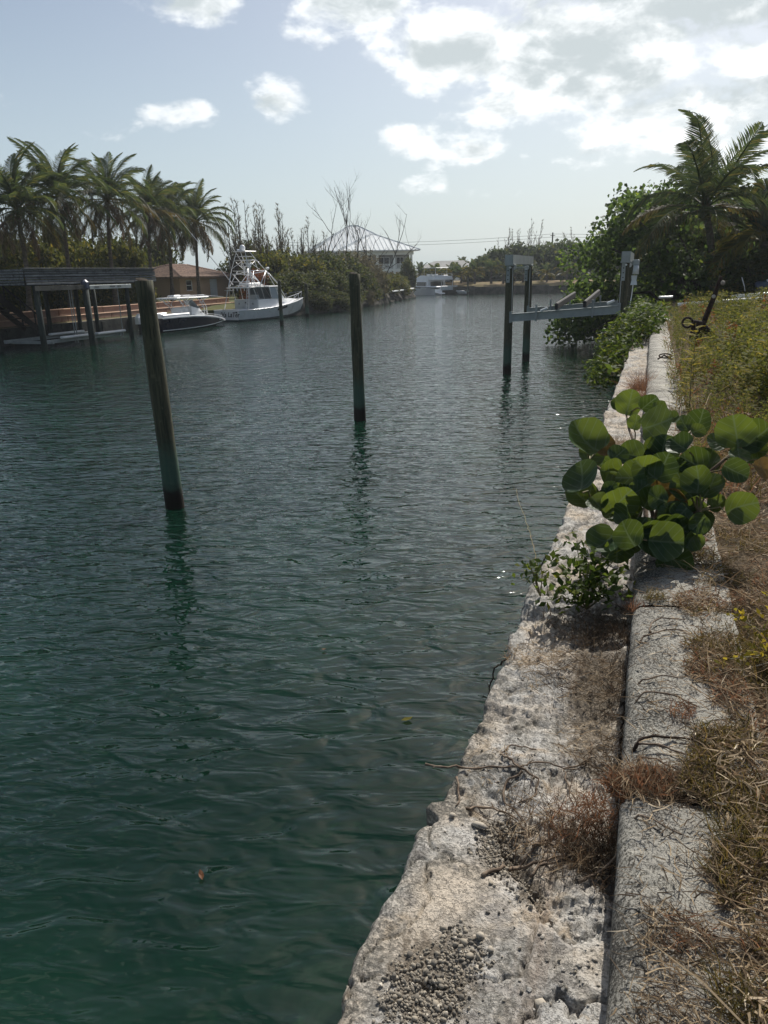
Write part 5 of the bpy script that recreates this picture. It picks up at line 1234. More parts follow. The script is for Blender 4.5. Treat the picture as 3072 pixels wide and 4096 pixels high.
def far_wall():
    w = thing("far_canal_wall", "dark stained canal wall along the far bank", "canal wall", (-30, 139, 0))
    fe = [(-53, 139.2), (-40, 138.7), (-27, 138.3), (-14, 140.7), (10, 142.7)]
    for (x0, y0), (x1, y1) in zip(fe[:-1], fe[1:]):
        n = int((x1 - x0) / 3.2)
        for k in range(n):
            a, b = k / n, (k + 1) / n
            MB().bar((x0 + (x1 - x0) * a, y0 + (y1 - y0) * a, .3), (x0 + (x1 - x0) * b - .03, y0 + (y1 - y0) * b, .3), .5, 2.0 + .16 * math.sin(k * 2.1 + x0), bev=.03).build("wall_panel", M['rockwall'], w, world=True)
far_wall()
def canal_post(loc, ztop, r, label, group=None, lean=(0, 0)):
    p = thing("mooring_piling", label, "piling", loc, 0, group)
    zs = np.linspace(-1.5, ztop, 26); pts = [(lean[0] * z, lean[1] * z, z) for z in zs]
    rad = [r * (1.05 - .12 * (z / ztop)) * (1 + .025 * math.sin(z * 3.1 + r * 50)) for z in zs]
    MB().tube(pts, rad, 20, jit=.025).build("shaft", M['pile'], p, smooth=True)
    tz = pts[-1]; MB().tube([(tz[0], tz[1], ztop - .004), (tz[0] + .01, tz[1], ztop + .02)], [rad[-1] * .95, rad[-1] * .55], 16).build("top_cut", M['darkbark'], p)
    return p
canal_post((-7.57, 10.61, 0), 3.78, .150, "nearest tall weathered piling leaning left out of the canal", None, (-.040, .012))
canal_post((-7.3, 19.03, 0), 3.82, .152, "upright weathered piling standing mid canal, middle of the photo", None, (-.008, 0))
canal_post((-28.49, 57.07, 0), 3.50, .15, "dark thin piling standing in front of the fishing boat bow", None, (0, 0))
canal_post((-30.94, 67.53, 0), 3.10, .17, "pale green piling standing just beyond the fishing boat bow", None, (-.005, 0))
canal_post((-31.3, 137.6, 0), 3.3, .16, "thin dark piling beside the stern of the far catamaran", None, (0, 0))
# ================================================================== RIGHT SIDE, MIDDLE DISTANCE
def make_right_lift():
    l = thing("boat_lift", "open boat lift with an aluminium cradle between tall pilings beside the sea grape tree", "boat lift", (-3, 31.5, 0))
    P = [(-5.09, 29.37, 3.98), (-5.03, 33.72, 3.98), (-.98, 29.4, 4.0), (-.95, 33.7, 4.0)]
    for x, y, z in P:
        zs = np.linspace(-1.5, z, 20)
        MB().tube([(x, y, q) for q in zs], [.155 * (1.05 - .08 * q / z) for q in zs], 16, jit=.03).build("piling", M['pile'], l, smooth=True, world=True)
    for x, x2 in ((-5.06, -5.2), (-.96, -1.08)):
        b = MB()
        b.box((x, 31.55, 4.36), (.30, 5.2, .03)); b.box((x - .135, 31.55, 4.20), (.03, 5.2, .30)); b.box((x + .135, 31.55, 4.20), (.03, 5.2, .30)); b.box((x, 28.965, 4.18), (.298, .03, .355))
        bo = b.build("top_beam", M['alu'], l, world=True)
        for y in (29.37, 33.72):
            MB().box((x, y + .0, 4.02), (.36, .42, .06), bev=.01).build("cap_plate", M['alu'], l, world=True)
            MB().box((x - .06, y - .175, 3.72), (.13, .03, .66), bev=.006).build("bracket", M['alu'], l, world=True)
            for z in (3.5, 3.66, 3.82): MB().tube([(x - .06, y - .19, z), (x - .06, y - .205, z)], .022, 8).build("bolt", M['black'], l, world=True)
        MB().tube([(x + .02, 29.1, 3.93), (x + .02, 33.9, 3.93)], .035, 8).build("drive_shaft", M['pipealu'], l, world=True)
        for y in (30.0, 33.2): MB().tube([(x + .02, y - .12, 3.93), (x + .02, y + .12, 3.93)], .09, 12).build("cable_drum", M['pipealu'], l, world=True)
    for y, dz in ((29.4, 0), (33.7, .02)):
        a = Vector((-4.98, y - .20, 2.12 + dz)); b = Vector((-1.08, y - .20, 2.40 + dz))
        m = MB().bar(a, b, .025, .26); m.bar(a + Vector((0, 0, .135)), b + Vector((0, 0, .135)), .15, .025); m.bar(a - Vector((0, 0, .135)), b - Vector((0, 0, .135)), .15, .025)
        m.build("cradle_beam", M['alu'], l, world=True)
        for e in (a, b): MB().box(e + Vector((0, .03, .02)), (.10, .12, .42), bev=.01).build("end_bracket", M['alu'], l, world=True)
        for x in (-4.02, -2.0): 
            z = 2.12 + dz + .28 * (x + 4.98) / 3.9
            MB().tube([(x, y - .3, z - .2), (x, y - .3, z + .42)], .035, 8).build("guide_post", M['alu'], l, world=True)
        for x, yy in ((-4.98, y), (-1.1, y)): MB().tube([(x + .02, yy - .12, 2.3), (x + .02, yy - .12, 3.95)], .008, 5).build("cable", M['pipealu'], l, world=True)
    for x in (-3.25, -2.25):
        z = 2.36 + .28 * (x + 4.98) / 3.9
        MB().bar((x, 28.7, z + .06), (x + .1, 34.5, z + .30), .12, .24, bev=.03).build("bunk", M['black'], l, world=True)
        for y in (29.2, 33.5): MB().box((x + .02, y, z - .02), (.05, .05, .34)).build("bunk_bracket", M['alu'], l, world=True)
    MB().tube([(-3.85, 29.05, 2.37), (-3.6, 29.05, 2.48)], .045, 8).build("roller", M['pvc'], l, world=True)
    MB().tube([(-1.5, 29.05, 2.62), (-1.25, 29.05, 2.72)], .045, 8).build("roller", M['pvc'], l, world=True)
    m = MB().box((-.62, 29.3, 4.0), (.24, .24, .20), bev=.03); m.build("motor_mount", M['alu'], l, world=True)
    MB().tube([(-.60, 29.2, 3.90), (-.60, 29.2, 3.60)], [.09, .11], 12).build("motor", M['gelgrey'], l, smooth=True, world=True)
    MB().loft([[(-.64 + dx * w, 29.2 + dy * w, z) for dx, dy in ((-1, -1), (1, -1), (1, 1), (-1, 1))] for w, z in ((.11, 3.24), (.08, 3.40), (.10, 3.56))], close=True, capa=True, capb=True).build("switch_box", M['gelgrey'], l, world=True)
    MB().tube([(-.66, 29.2, 3.25), (-.68, 29.25, 2.9), (-.74, 29.2, 2.3), (-.74, 29.2, 2.1)], .018, 6).build("cable", M['pvc'], l, world=True)
    s = thing("timber_stub", "short sawn timber stub beside the landward piling of the boat lift", "post", (-.42, 27.6, 1.9))
    MB().tube([(0, 0, -.5), (0, 0, .52)], [.19, .17], 12, jit=.05).build("shaft", M['pile'], s, smooth=False); MB().tube([(0, 0, .522), (0, 0, .56)], [.20, .19], 12).build("cap", M['lime'], s)
make_right_lift()

def make_grape_tree():
    r = np.random.default_rng(5)
    t = thing("sea_grape_tree", "huge rounded sea grape tree hanging over the water behind the boat lift", "tree", (1.5, 42, 1.5))
    lob = []
    for k in range(170):
        a = r.random() * 2 * math.pi; q = math.sqrt(r.random()); h = r.random()
        prof = math.sqrt(max(0.0, 1 - max(0, h - .35) ** 2 / .46)) if h > .35 else 1 - .10 * (.35 - h)
        x = 2.0 + 6.9 * q * math.cos(a) * prof; y = 43.5 + 7.0 * q * math.sin(a) * prof; z = .5 + (7.0 - 2.4 * sstep(.5, 4.5, x)) * h
        if x < -1.0: y = max(y, 38.6 + .3 * r.random())
        rr = r.uniform(.75, 1.35); lob.append((x - 1.5, y - 42, z - 1.5, rr, rr, rr * .75))
    for k in range(16):      # boughs reaching low over the water
        lob.append((-3.6 - 1.5 + r.uniform(-.6, 1.6), r.uniform(-3.4, 2), r.uniform(-.9, 2.2), .6, .7, .45))
    V, F = leaf_cloud(r, lob, 33000, .18, up=.30, flat=.55, round_=True, sides=6)
    link("crown", fastmesh("crown", V, F, M['lf_grape']), t)
    m = MB()
    for k in range(26):
        a = r.random() * 6.28; q = r.uniform(1.2, 4.6); p0 = (r.uniform(-.5, 1.5), r.uniform(-.5, .8), 0); e = (q * math.cos(a) + .3, q * math.sin(a) * .9, r.uniform(.5, 4.6))
        mid = (p0[0] * .5 + e[0] * .5 + r.uniform(-.4, .4), p0[1] * .5 + e[1] * .5, p0[2] * .5 + e[2] * .5 + .6)
        m.tube([p0, mid, e], [.16, .09, .025], 6)
    for k in range(12):      # drooping twigs at the water
        x = -4.8 - r.random() * .9 + 1.2; y = r.uniform(-3.6, 0); m.tube([(x + 1.4, y + .5, .2), (x + .3, y + .1, -.5 + r.uniform(-.2, .2)), (x - .4, y - .2, -1.1 + r.uniform(0, .5))], [.03, .018, .006], 5)
    m.build("trunk", M['darkbark'], t)
make_grape_tree()
palm((2.7, 42.4, 2.1), (1.95, 38.4, 6.25), "large coconut palm standing above the sea grape tree at the right", 1.0, 53, None, .20, 27, (.2, -.3), shape=.80)
small_palm((4.6, 39.5, 2.2), 7.0, "yellow fronded young palm at the right edge below the large coconut palm", 43, None, 1.55, 16)
RB = [('thick', 7.8, 48, 5.6, 4.6), ('thick', 11, 44, 5.4, 4.6), ('hedge', 7.4, 40, 5.4, 2.6), ('thick', 9.5, 56, 6.2, 5), ('thick', 4.5, 60, 6.6, 5), ('thick', 0.8, 70, 7, 4.5), ('rust', 6.2, 37.5, 2.6, 1.9), ('thick', 4.4, 38, 2.2, 2.0), ('thick', 1, 84, 8, 5), ('thick', 1, 100, 8, 5), ('thick', 2, 118, 8, 6), ('hedge', 6.9, 33.5, 3.6, 1.5)]
for i, (k, x, y, h, w) in enumerate(RB):
    lab = {'thick': "dark green bush of the overgrown right bank behind the coconut palm", 'hedge': "yellow green bush at the right edge beside the young palm" if h > 4 else "ferny yellow green bush at the right edge by the blue barrel", 'rust': "brown dry brush under the young palm at the right"}[k]
    bush(k, (x, y, 2.1), w, h, lab, "bush", "dark bushes of the right bank" if k == 'thick' else None, 900 + i)

def make_clutter():
    p = tag(MB().tube([(0.87, 28.2, 2.60), (2.6, 28.9, 2.68), (4.8, 29.8, 2.78)], .055, 10).build("pipe", M['pvc'], None, smooth=True), "long thin white pipe lying across the weeds in front of the sea grape tree", "pipe")
    p = tag(MB().tube([(2.75, 30.8, 2.72), (4.0, 31.2, 2.80), (5.6, 31.7, 2.92)], .085, 10).build("pipe", M['pvc'], None, smooth=True), "thicker white pipe lying behind the long thin pipe at the right", "pipe")
    tag(MB().tube([(.25, 30.0, 2.78), (.72, 30.1, 2.79)], .04, 8).build("pipe", M['pvc'], None), "short piece of white pipe beside the landward lift piling", "pipe")
    j = thing("plastic_jug", "white plastic jug with a round mouth standing on the thicker white pipe", "jug", (4.55, 31.0, 2.85))
    MB().tube([(0, 0, 0), (0, 0, .05), (0, 0, .34), (.01, 0, .43), (.02, 0, .48)], [.14, .17, .17, .12, .05], 14).build("body", M['pvc'], j, smooth=True)
    MB().tube([(.02, -.15, .12), (.03, -.20, .12)], [.10, .09], 14).build("mouth", M['gelgrey'], j, smooth=True)
    d = thing("blue_barrel", "blue plastic barrel with a pale lid lying in the brush at the right", "barrel", (4.55, 36.3, 2.55))
    MB().tube([(-.42, 0, .30), (-.38, 0, .31), (0, 0, .34), (.38, 0, .37), (.42, 0, .37)], [.26, .30, .31, .30, .26], 16).build("body", M['bluecover'], d, smooth=True)
    MB().tube([(-.05, -.1, .62), (.2, -.1, .665)], [.07, .05], 8).build("lid", M['pvc'], d)
    b = thing("canvas_strap", "short white strip hanging in the dark brush left of the blue barrel", "strap", (3.55, 35.6, 3.1))
    MB().bar((-.08, 0, .25), (.06, 0, -.12), .09, .03, bev=.005).build("strip", M['pvc'], b); MB().bar((.06, 0, -.12), (.10, 0, -.3), .03, .02).build("strip_end", M['pvc'], b)
    h = tag(MB().box((.15, 25.5, 2.16), (.9, .9, .30), bev=.06).build("concrete_block", M['whitewall'], None), "pale concrete block on the seawall behind the glossy shrub", "block")
make_clutter()
def make_anchor():
    a = thing("anchor", "rusty old anchor standing upright in the weeds by the curb", "anchor", (.92, 15.7, 2.25))
    m = MB().tube([(-.10, 0, -.1), (-.03, 0, .25), (.06, .02, .6), (.18, .04, 1.02), (.25, .04, 1.30), (.26, .04, 1.38)], [.055, .055, .05, .045, .04, .02], 10, jit=.25)
    m.build("shank", M['rust'], a, smooth=True)
    MB().tube([(-.14, -.02, .56), (.0, 0, .52), (.18, .05, .34), (.36, .1, .20), (.50, .14, .08), (.60, .16, .0)], [.05, .07, .06, .07, .05, .03], 9, jit=.3).build("arm", M['rust'], a, smooth=True)
    MB().tube([(-.10, -.02, .55), (-.12, -.02, .40), (-.16, -.02, .22)], [.05, .05, .03], 8, jit=.3).build("fluke", M['rust'], a)
    ring = [(-.24 + .09 * math.cos(k * math.pi / 8), -.02, .55 + .09 * math.sin(k * math.pi / 8)) for k in range(17)]
    MB().tube(ring, .022, 8, cap=False).build("ring", M['rust'], a, smooth=True)
    MB().ball((.30, .02, 1.26), .045, 8, 6).build("barnacle", M['lime'], a)
    MB().ball((.17, .0, 1.02), .035, 8, 6).build("barnacle", M['lime'], a)
    r = thing("mooring_ring", "rusty iron mooring ring lying on the curb top", "ring", (.30, 13.9, 2.30))
    MB().tube([(.10 * math.cos(k * math.pi / 8), .055 * math.sin(k * math.pi / 8), .06 + .03 * math.sin(k * math.pi / 8)) for k in range(17)], .012, 7, cap=False).build("loop", M['rust'], r)
    MB().tube([(-.12, 0, .0), (-.02, 0, .07), (.12, .0, .0)], .014, 7).build("staple", M['rust'], r)
make_anchor()
# ================================================================== FOREGROUND PLANTS, VINES, STONES
def blades(r, P, length, width, el=(10, 60), az=None, bend=.5):
    """strips of two quads each from base points P (n,3)"""
    n = len(P); a = r.random(n) * 2 * math.pi if az is None else az; e = np.radians(r.uniform(el[0], el[1], n)); ln = length * (.5 + r.random(n))
    d = np.stack([np.cos(a) * np.cos(e), np.sin(a) * np.cos(e), np.sin(e)], 1)
    bz = bend * (r.random(n) - .15); d2 = d + np.stack([r.normal(size=n) * .25, r.normal(size=n) * .25, -bz], 1); d2 /= np.linalg.norm(d2, axis=1)[:, None]
    m = P + d * (ln * .5)[:, None]; t = m + d2 * (ln * .5)[:, None]
    s = np.cross(d, r.normal(size=(n, 3))); s /= np.linalg.norm(s, axis=1)[:, None]; w = (width * (.6 + .8 * r.random(n)))[:, None] * .5
    V = np.stack([P - s * w, P + s * w, m + s * w * .9, m - s * w * .9, t + s * w * .15, t - s * w * .15], 1).reshape(-1, 3)
    b = np.arange(n)[:, None] * 6
    return V, np.concatenate([b + np.array([0, 1, 2, 3]), b + np.array([3, 2, 4, 5])], 0)
class Stuff:
    def __init__(s): s.V = []; s.F = []; s.n = 0
    def add(s, V, F): s.V.append(V); s.F.append(F + s.n); s.n += len(V)
    def build(s, name, mat, label, cat="grass"):
        o = link(name, fastmesh(name, np.concatenate(s.V), np.concatenate(s.F), mat)); return tag(o, label, cat, None, 'stuff')
def ground_z(X, Y): return GND + .0 + (fbm(X * 3, Y * 3, 5, 3) - .5) * .10 + (fbm(X * .4, Y * .4, 3, 8) - .5) * .12 * sstep(1, 6, X)
def scatter(r, n, x0, x1f, y0, y1, pw=1.0):
    """points on the grassy strip, thicker near the viewer"""
    Y = y0 * (y1 / y0) ** (r.random(n) ** pw); X = x0 + (x1f(Y) - x0) * r.random(n); return X, Y
def make_grass():
    r = np.random.default_rng(12); S = {k: Stuff() for k in ('g_straw', 'g_rust', 'g_olive', 'g_dead')}
    n = 165000
    X, Y = scatter(r, n, .20, lambda y: .62 + .30 * y, .75, 9.0)
    edge = .285 + (fbm(Y * 2.2, Y * 0 + .7, 3, 91) - .5) * .26 + (fbm(Y * 9, Y * 0 + .2, 2, 92) - .5) * .10
    clump = fbm(X * 7, Y * 7, 3, 93)
    keep = (X > edge + (.5 - clump) * .25) & ((clump > .44) | (r.random(n) < .22))
    X, Y = X[keep], Y[keep]; z = np.where(X < .46, CURB + .003, ground_z(X, Y)); n = len(X)
    tint = fbm(X * 2.6, Y * 2.2, 3, 94) + r.normal(size=n) * .10; fl = r.random(n)
    kind = np.where(tint > .58, 1, np.where(tint < .46, 2, 0)); kind = np.where(fl < .25, 3, np.where(fl > .76, 0, kind))
    # away from the curb green stems stand up
    kind = np.where((X > .95 + .12 * Y) & (r.random(n) < .25), 2, kind)
    P = np.stack([X, Y, z], 1)
    for k, key in enumerate(('g_straw', 'g_rust', 'g_olive', 'g_dead')):
        q = kind == k
        el = ((-8, 48), (0, 78), (8, 80), (-10, 40))[k]; ln = (.046, .034, .040, .055)[k]
        S[key].add(*blades(r, P[q] + np.array([0, 0, .012]) * r.random((q.sum(), 1)), ln, (.0042, .0032, .0034, .0030)[k], el, None, .7))
    # long dry stems
    m = 9000; X, Y = scatter(r, m, .30, lambda y: .7 + .25 * y, .8, 8); k = fbm(X * 3, Y * 3, 2, 98) > .42; S['g_straw'].add(*blades(r, np.stack([X, Y, ground_z(X, Y) + .045], 1)[k], .055, .0055, (-10, 35), None, .3))
    m = 1300; X, Y = scatter(r, m, .33, lambda y: .7 + .25 * y, .8, 8); S['g_straw'].add(*blades(r, np.stack([X, Y, ground_z(X, Y) + .03], 1), .26, .0038, (2, 45), None, .5))
    # litter lying on the curb and ledge
    m = 1900; X = .04 + .36 * r.random(m) ** .7; Y = .9 * (9 / .9) ** r.random(m); S['g_straw'].add(*blades(r, np.stack([X, Y, np.full(m, CURB + .012)], 1), .05, .003, (-3, 14), None, .1))
    m = 900; X = .04 + .36 * r.random(m) ** .7; Y = .9 * (9 / .9) ** r.random(m); S['g_dead'].add(*blades(r, np.stack([X, Y, np.full(m, CURB + .012)], 1), .06, .003, (-3, 18), None, .1))
    # tufts: rust coloured mass in the joint, tufts spilling over the curb
    def tuft(key, c, rad, n, ln, el=(0, 80), w=.0024, out=False):
        a = r.random(n) * 2 * math.pi; q = rad * np.sqrt(r.random(n)); P = np.stack([c[0] + q * np.cos(a), c[1] + q * np.sin(a), np.full(n, c[2])], 1); S[key].add(*blades(r, P, ln, w, el, a + r.normal(size=n) * .7 if out else None, .5))
    tuft('g_rust', (-.08, 2.10, 2.06), .13, 150, .09); tuft('g_rust', (-.05, 2.13, 2.12), .07, 170, .06); tuft('g_straw', (-.13, 2.08, 2.06), .20, 230, .09); tuft('g_dead', (-.05, 2.0, 2.05), .09, 330, .10); tuft('g_dead', (-.18, 2.06, 2.06), .20, 170, .10)
    tuft('g_rust', (.04, 2.14, 2.22), .06, 420, .05); tuft('g_rust', (.12, 2.13, 2.27), .07, 380, .045); tuft('g_straw', (.10, 2.13, 2.26), .11, 300, .06); tuft('g_dead', (.16, 2.12, 2.26), .10, 300, .06)
    tuft('g_rust', (.22, 2.55, 2.28), .05, 90, .045); tuft('g_olive', (.33, 1.95, 2.28), .06, 160, .07); tuft('g_olive', (.31, 1.40, 2.27), .06, 220, .08); tuft('g_rust', (.20, 1.56, 2.275), .07, 90, .04, (-5, 50)); tuft('g_straw', (.18, 1.53, 2.275), .11, 200, .045, (-5, 35)); tuft('g_dead', (.18, 1.55, 2.275), .09, 150, .045, (-5, 40)); tuft('g_straw', (.16, 1.33, 2.275), .09, 150, .04, (-5, 35)); tuft('g_dead', (.17, 1.33, 2.275), .08, 110, .045, (-5, 35))
    tuft('g_olive', (.13, 3.60, 2.26), .06, 120, .06); tuft('g_rust', (.06, 3.58, 2.2), .06, 160, .06)
    for y in np.arange(1.9, 4.2, .18): tuft('g_dead', (.0 - .02 * r.random(), y, 2.05), .05, 45, .08)
    tuft('g_dead', (-.12, 3.1, 2.06), .20, 330, .08, (-5, 50)); tuft('g_straw', (-.20, 3.1, 2.06), .24, 330, .06, (-5, 40)); tuft('g_straw', (-.40, 3.25, 2.05), .14, 260, .05, (-5, 40)); tuft('g_dead', (-.10, 3.5, 2.06), .16, 420, .09, (0, 70)); tuft('g_dead', (-.25, 3.6, 2.06), .2, 260, .08, (0, 70)); tuft('g_straw', (-.08, 2.6, 2.06), .14, 170, .05, (-5, 30)); tuft('g_dead', (-.04, 2.5, 2.06), .10, 180, .06, (-5, 40)); tuft('g_straw', (-.40, 2.35, 2.05), .12, 140, .035, (-5, 30))
    tuft('g_rust', (-.05, 11.6, 2.1), .14, 700, .28); tuft('g_rust', (-.03, 10.6, 2.1), .10, 420, .22); tuft('g_straw', (-.15, 8.0, 2.05), .14, 300, .12); tuft('g_straw', (-.1, 6.4, 2.05), .12, 300, .10)
    tuft('g_olive', (.55, 3.0, 2.26), .22, 700, .09); tuft('g_olive', (.75, 1.75, 2.26), .20, 900, .11); tuft('g_rust', (.55, 2.2, 2.26), .16, 700, .06)
    # taller dry growth among the weeds
    m = 6000; X, Y = scatter(r, m, .30, lambda y: .9 + .17 * y, 5.5, 30); e2 = .34 + (fbm(Y * 1.2, Y * 0 + .5, 3, 97) - .5) * .3; q = X > e2; X, Y = X[q], Y[q]; P = np.stack([X, Y, ground_z(X, Y)], 1); g = r.random(len(X))
    for lo, hi, key in ((0, .45, 'g_olive'), (.45, .65, 'g_rust'), (.65, .85, 'g_straw'), (.85, 1, 'g_dead')):
        k = (g >= lo) & (g < hi); S[key].add(*blades(r, P[k], .22, .008, (15, 85), None, .5))
    S['g_straw'].build("dry_grass", M['g_straw'], "pale straw coloured dry grass matted over the near bank and curb")
    S['g_rust'].build("rust_grass", M['g_rust'], "rust brown dry grass tufts on the near bank and in the curb joint")
    S['g_olive'].build("green_grass", M['g_olive'], "olive green grass growing through the dry mat on the near bank")
    S['g_dead'].build("dead_grass", M['g_dead'], "dark dead grass and twig litter along the curb and ledge")
make_grass()

def weed_template(r, kind):
    V = []; F = []
    def leaf(c, d, ln, w, nrm):
        u = np.cross(d, nrm); u /= np.linalg.norm(u) + 1e-9; b = len(V)
        V.extend([c, c + d * ln * .45 + u * w, c + d * ln, c + d * ln * .45 - u * w]); F.append((b, b + 1, b + 2, b + 3))
    h = 1.0; nb = 15 if kind == 0 else 24
    top = np.array([r.normal() * .12, r.normal() * .12, h])
    b = 0; u = np.array([.006, 0, 0]); w = np.array([0, .006, 0])
    V.extend([-u, u, top + u * .3, top - u * .3, -w, w, top + w * .3, top - w * .3]); F.extend([(0, 1, 2, 3), (4, 5, 6, 7)])
    for k in range(nb):
        s = .12 + .88 * (k + r.random() * .5) / nb; a = k * 2.4 + r.random(); c = top * s
        d = np.array([math.cos(a), math.sin(a), r.uniform(.15, .8)]); d /= np.linalg.norm(d)
        if kind == 0:       # feathery compound frond
            ln = .34 * (1.15 - .6 * s) * r.uniform(.7, 1.2); m = 11
            for j in range(m):
                t = (j + 1) / m; p = c + d * ln * t + np.array([0, 0, -.12 * ln * t * t * 2]); sd = np.cross(d, [0, 0, 1.]); sd /= np.linalg.norm(sd)
                for sg in (-1, 1): leaf(p, (sd * sg + d * .8) / 1.28, .085 * (1.1 - .6 * t), .010, np.array([r.normal() * .3, r.normal() * .3, 1]))
        elif kind == 1:     # upright leafy stem
            for j in range(3):
                dd = d + r.normal(size=3) * .45; dd /= np.linalg.norm(dd); leaf(c + r.normal(size=3) * .02, dd, r.uniform(.07, .13), r.uniform(.016, .030), np.array([r.normal(), r.normal(), 1]))
        else:               # twiggy bush with small leaves
            ln = .30 * (1.2 - .7 * s)
            for j in range(7):
                p = c + d * ln * r.random() + r.normal(size=3) * .03; dd = d + r.normal(size=3) * .6; dd /= np.linalg.norm(dd); leaf(p, dd, .075, .020, np.array([r.normal(), r.normal(), .8]))
    return np.array(V), np.array(F)
def make_weeds():
    r = np.random.default_rng(31); T = [weed_template(r, k) for k in (0, 0, 1, 2, 2, 2)]
    S = Stuff(); SY = Stuff(); SR = Stuff()
    spots = []
    while len(spots) < 980:
        y = 6.2 * (30 / 6.2) ** (r.random() ** .8); x = .33 + (.75 + .165 * y - .36) * r.random()
        if fbm(np.array([x * 1.3]), np.array([y * .7]), 2, 99)[0] > .22: spots.append((x, y))
    for x, y in spots:
        k = int(r.integers(0, 6)); V, F = T[k]; h = r.uniform(.30, .72) * (1.0 if y > 9 else .6) * float(.48 + .52 * sstep(.3, 1.6, x)) * (1.15 if y > 20 else 1)
        a = r.random() * 6.28; c, s = math.cos(a), math.sin(a); W = V * np.array([h * 1.1, h * 1.1, h]); W = np.stack([W[:, 0] * c - W[:, 1] * s, W[:, 0] * s + W[:, 1] * c, W[:, 2]], 1)
        W = W + np.array([x, y, ground_z(np.array([x]), np.array([y]))[0]]); f = r.random()
        (SY if f < .22 and k < 2 else SR if f > .955 else S).add(W, F)
    S.build("weeds", M['lf_weed'], "olive and yellow green weeds covering the near bank behind the sea grape plant", "weeds")
    SY.build("ferny_weeds", M['lf_weedb'], "yellow ferny weeds scattered through the bank growth", "weeds")
    SR.build("rusty_weeds", M['lf_rust'], "rusty brown dead weeds scattered through the bank growth", "weeds")
    # single plants that stand out
    for i, (x, y, h, lab) in enumerate(((.62, 11.0, .85, "bright yellow green ferny plant in front of the rusty anchor"), (.50, 9.0, .62, "yellow ferny plant leaning over the curb below the anchor"), (1.25, 9.4, .80, "yellow ferny plant right of the anchor's arm"), (1.75, 8.2, .7, "yellow ferny plant at the right edge behind the sea grape plant"))):
        V, F = T[0]; t = thing("ferny_plant", lab, "plant", (x, y, GND), i * 1.3); link("fronds", fastmesh("fronds", V * h, F, M['lf_weedb']), t)
        MB().tube([(0, 0, 0), tuple(T[0][0][2] * h * .98)], [.010, .003], 5).build("stem", M['stem'], t)
make_weeds()

def leaf_mesh(seed):
    r = random.Random(seed); V = [(0.02, 0, 0)]; n = 26; F = []
    cup = r.uniform(.05, .45); fold = r.uniform(-.12, .34); wav = r.uniform(.015, .06); lob = r.uniform(.02, .06)
    for rg in (.55, 1.0):
        for k in range(n):
            t = 2 * math.pi * k / n
            rad = .5 * (1 + lob * math.sin(2 * t + seed) + .025 * math.sin(5 * t + 2 * seed) + .012 * math.sin(11 * t)) * (1 - .17 * max(0, -math.cos(t)) ** 8)      # notched at the stalk
            x, y = rad * rg * 1.0 * math.cos(t), rad * rg * 1.0 * math.sin(t)
            V.append((x, y, cup * rg ** 2 * .5 + fold * abs(y) + wav * rg * math.sin(4 * t + seed)))
    for k in range(n):
        j = (k + 1) % n; F.append((0, 1 + k, 1 + j)); F.append((1 + k, 1 + n + k, 1 + n + j, 1 + j))
    me = bpy.data.meshes.new("leaf"); me.from_pydata(V, [], F); me.materials.append(M['bigleaf']); me.shade_smooth(); me.update(); return me
GRAPE = [(-0.319, 4.6, 2.814, 0.235), (-0.092, 5.6, 2.884, 0.161), (-0.16, 5.7, 2.853, 0.106), (0.038, 5.5, 2.904, 0.123), (0.094, 5.0, 2.854, 0.215), (0.109, 5.4, 2.868, 0.121), (0.181, 5.1, 2.87, 0.093), (0.266, 5.2, 2.823, 0.116), (0.371, 5.4, 2.801, 0.163), (0.348, 5.2, 2.784, 0.095), (0.239, 4.7, 2.781, 0.144), (-0.035, 5.2, 2.822, 0.097), (-0.218, 4.7, 2.767, 0.129), (-0.285, 4.75, 2.691, 0.152), (-0.117, 4.6, 2.735, 0.116), (-0.044, 4.7, 2.716, 0.148), (0.105, 4.9, 2.71, 0.152), (0.133, 4.4, 2.72, 0.155), (0.21, 4.6, 2.685, 0.104), (-0.294, 4.3, 2.652, 0.204), (-0.301, 4.35, 2.53, 0.17), (-0.014, 4.4, 2.654, 0.176), (-0.191, 4.2, 2.534, 0.109), (-0.08, 4.2, 2.562, 0.171), (-0.139, 4.3, 2.605, 0.083), (-0.031, 4.1, 2.521, 0.132), (-0.139, 3.9, 2.413, 0.154), (-0.021, 3.85, 2.495, 0.158), (0.096, 4.0, 2.4, 0.189), (0.183, 4.1, 2.439, 0.174), (0.217, 4.3, 2.574, 0.126), (0.072, 4.25, 2.578, 0.117), (0.323, 4.3, 2.675, 0.15), (0.387, 4.35, 2.638, 0.152), (0.435, 4.8, 2.799, 0.106), (0.523, 4.7, 2.882, 0.187), (0.642, 4.75, 2.849, 0.169), (0.531, 4.5, 2.79, 0.099), (0.505, 4.4, 2.725, 0.133), (0.526, 4.2, 2.582, 0.171), (0.434, 4.3, 2.554, 0.097), (0.33, 4.1, 2.507, 0.103), (0.299, 4.1, 2.413, 0.104), (0.653, 4.5, 2.728, 0.108), (0.627, 4.7, 2.782, 0.14), (0.047, 4.5, 2.651, 0.104), (-0.172, 4.5, 2.657, 0.144), (0.139, 4.4, 2.597, 0.138), (0.018, 4.3, 2.607, 0.109), (0.236, 4.2, 2.513, 0.132)]
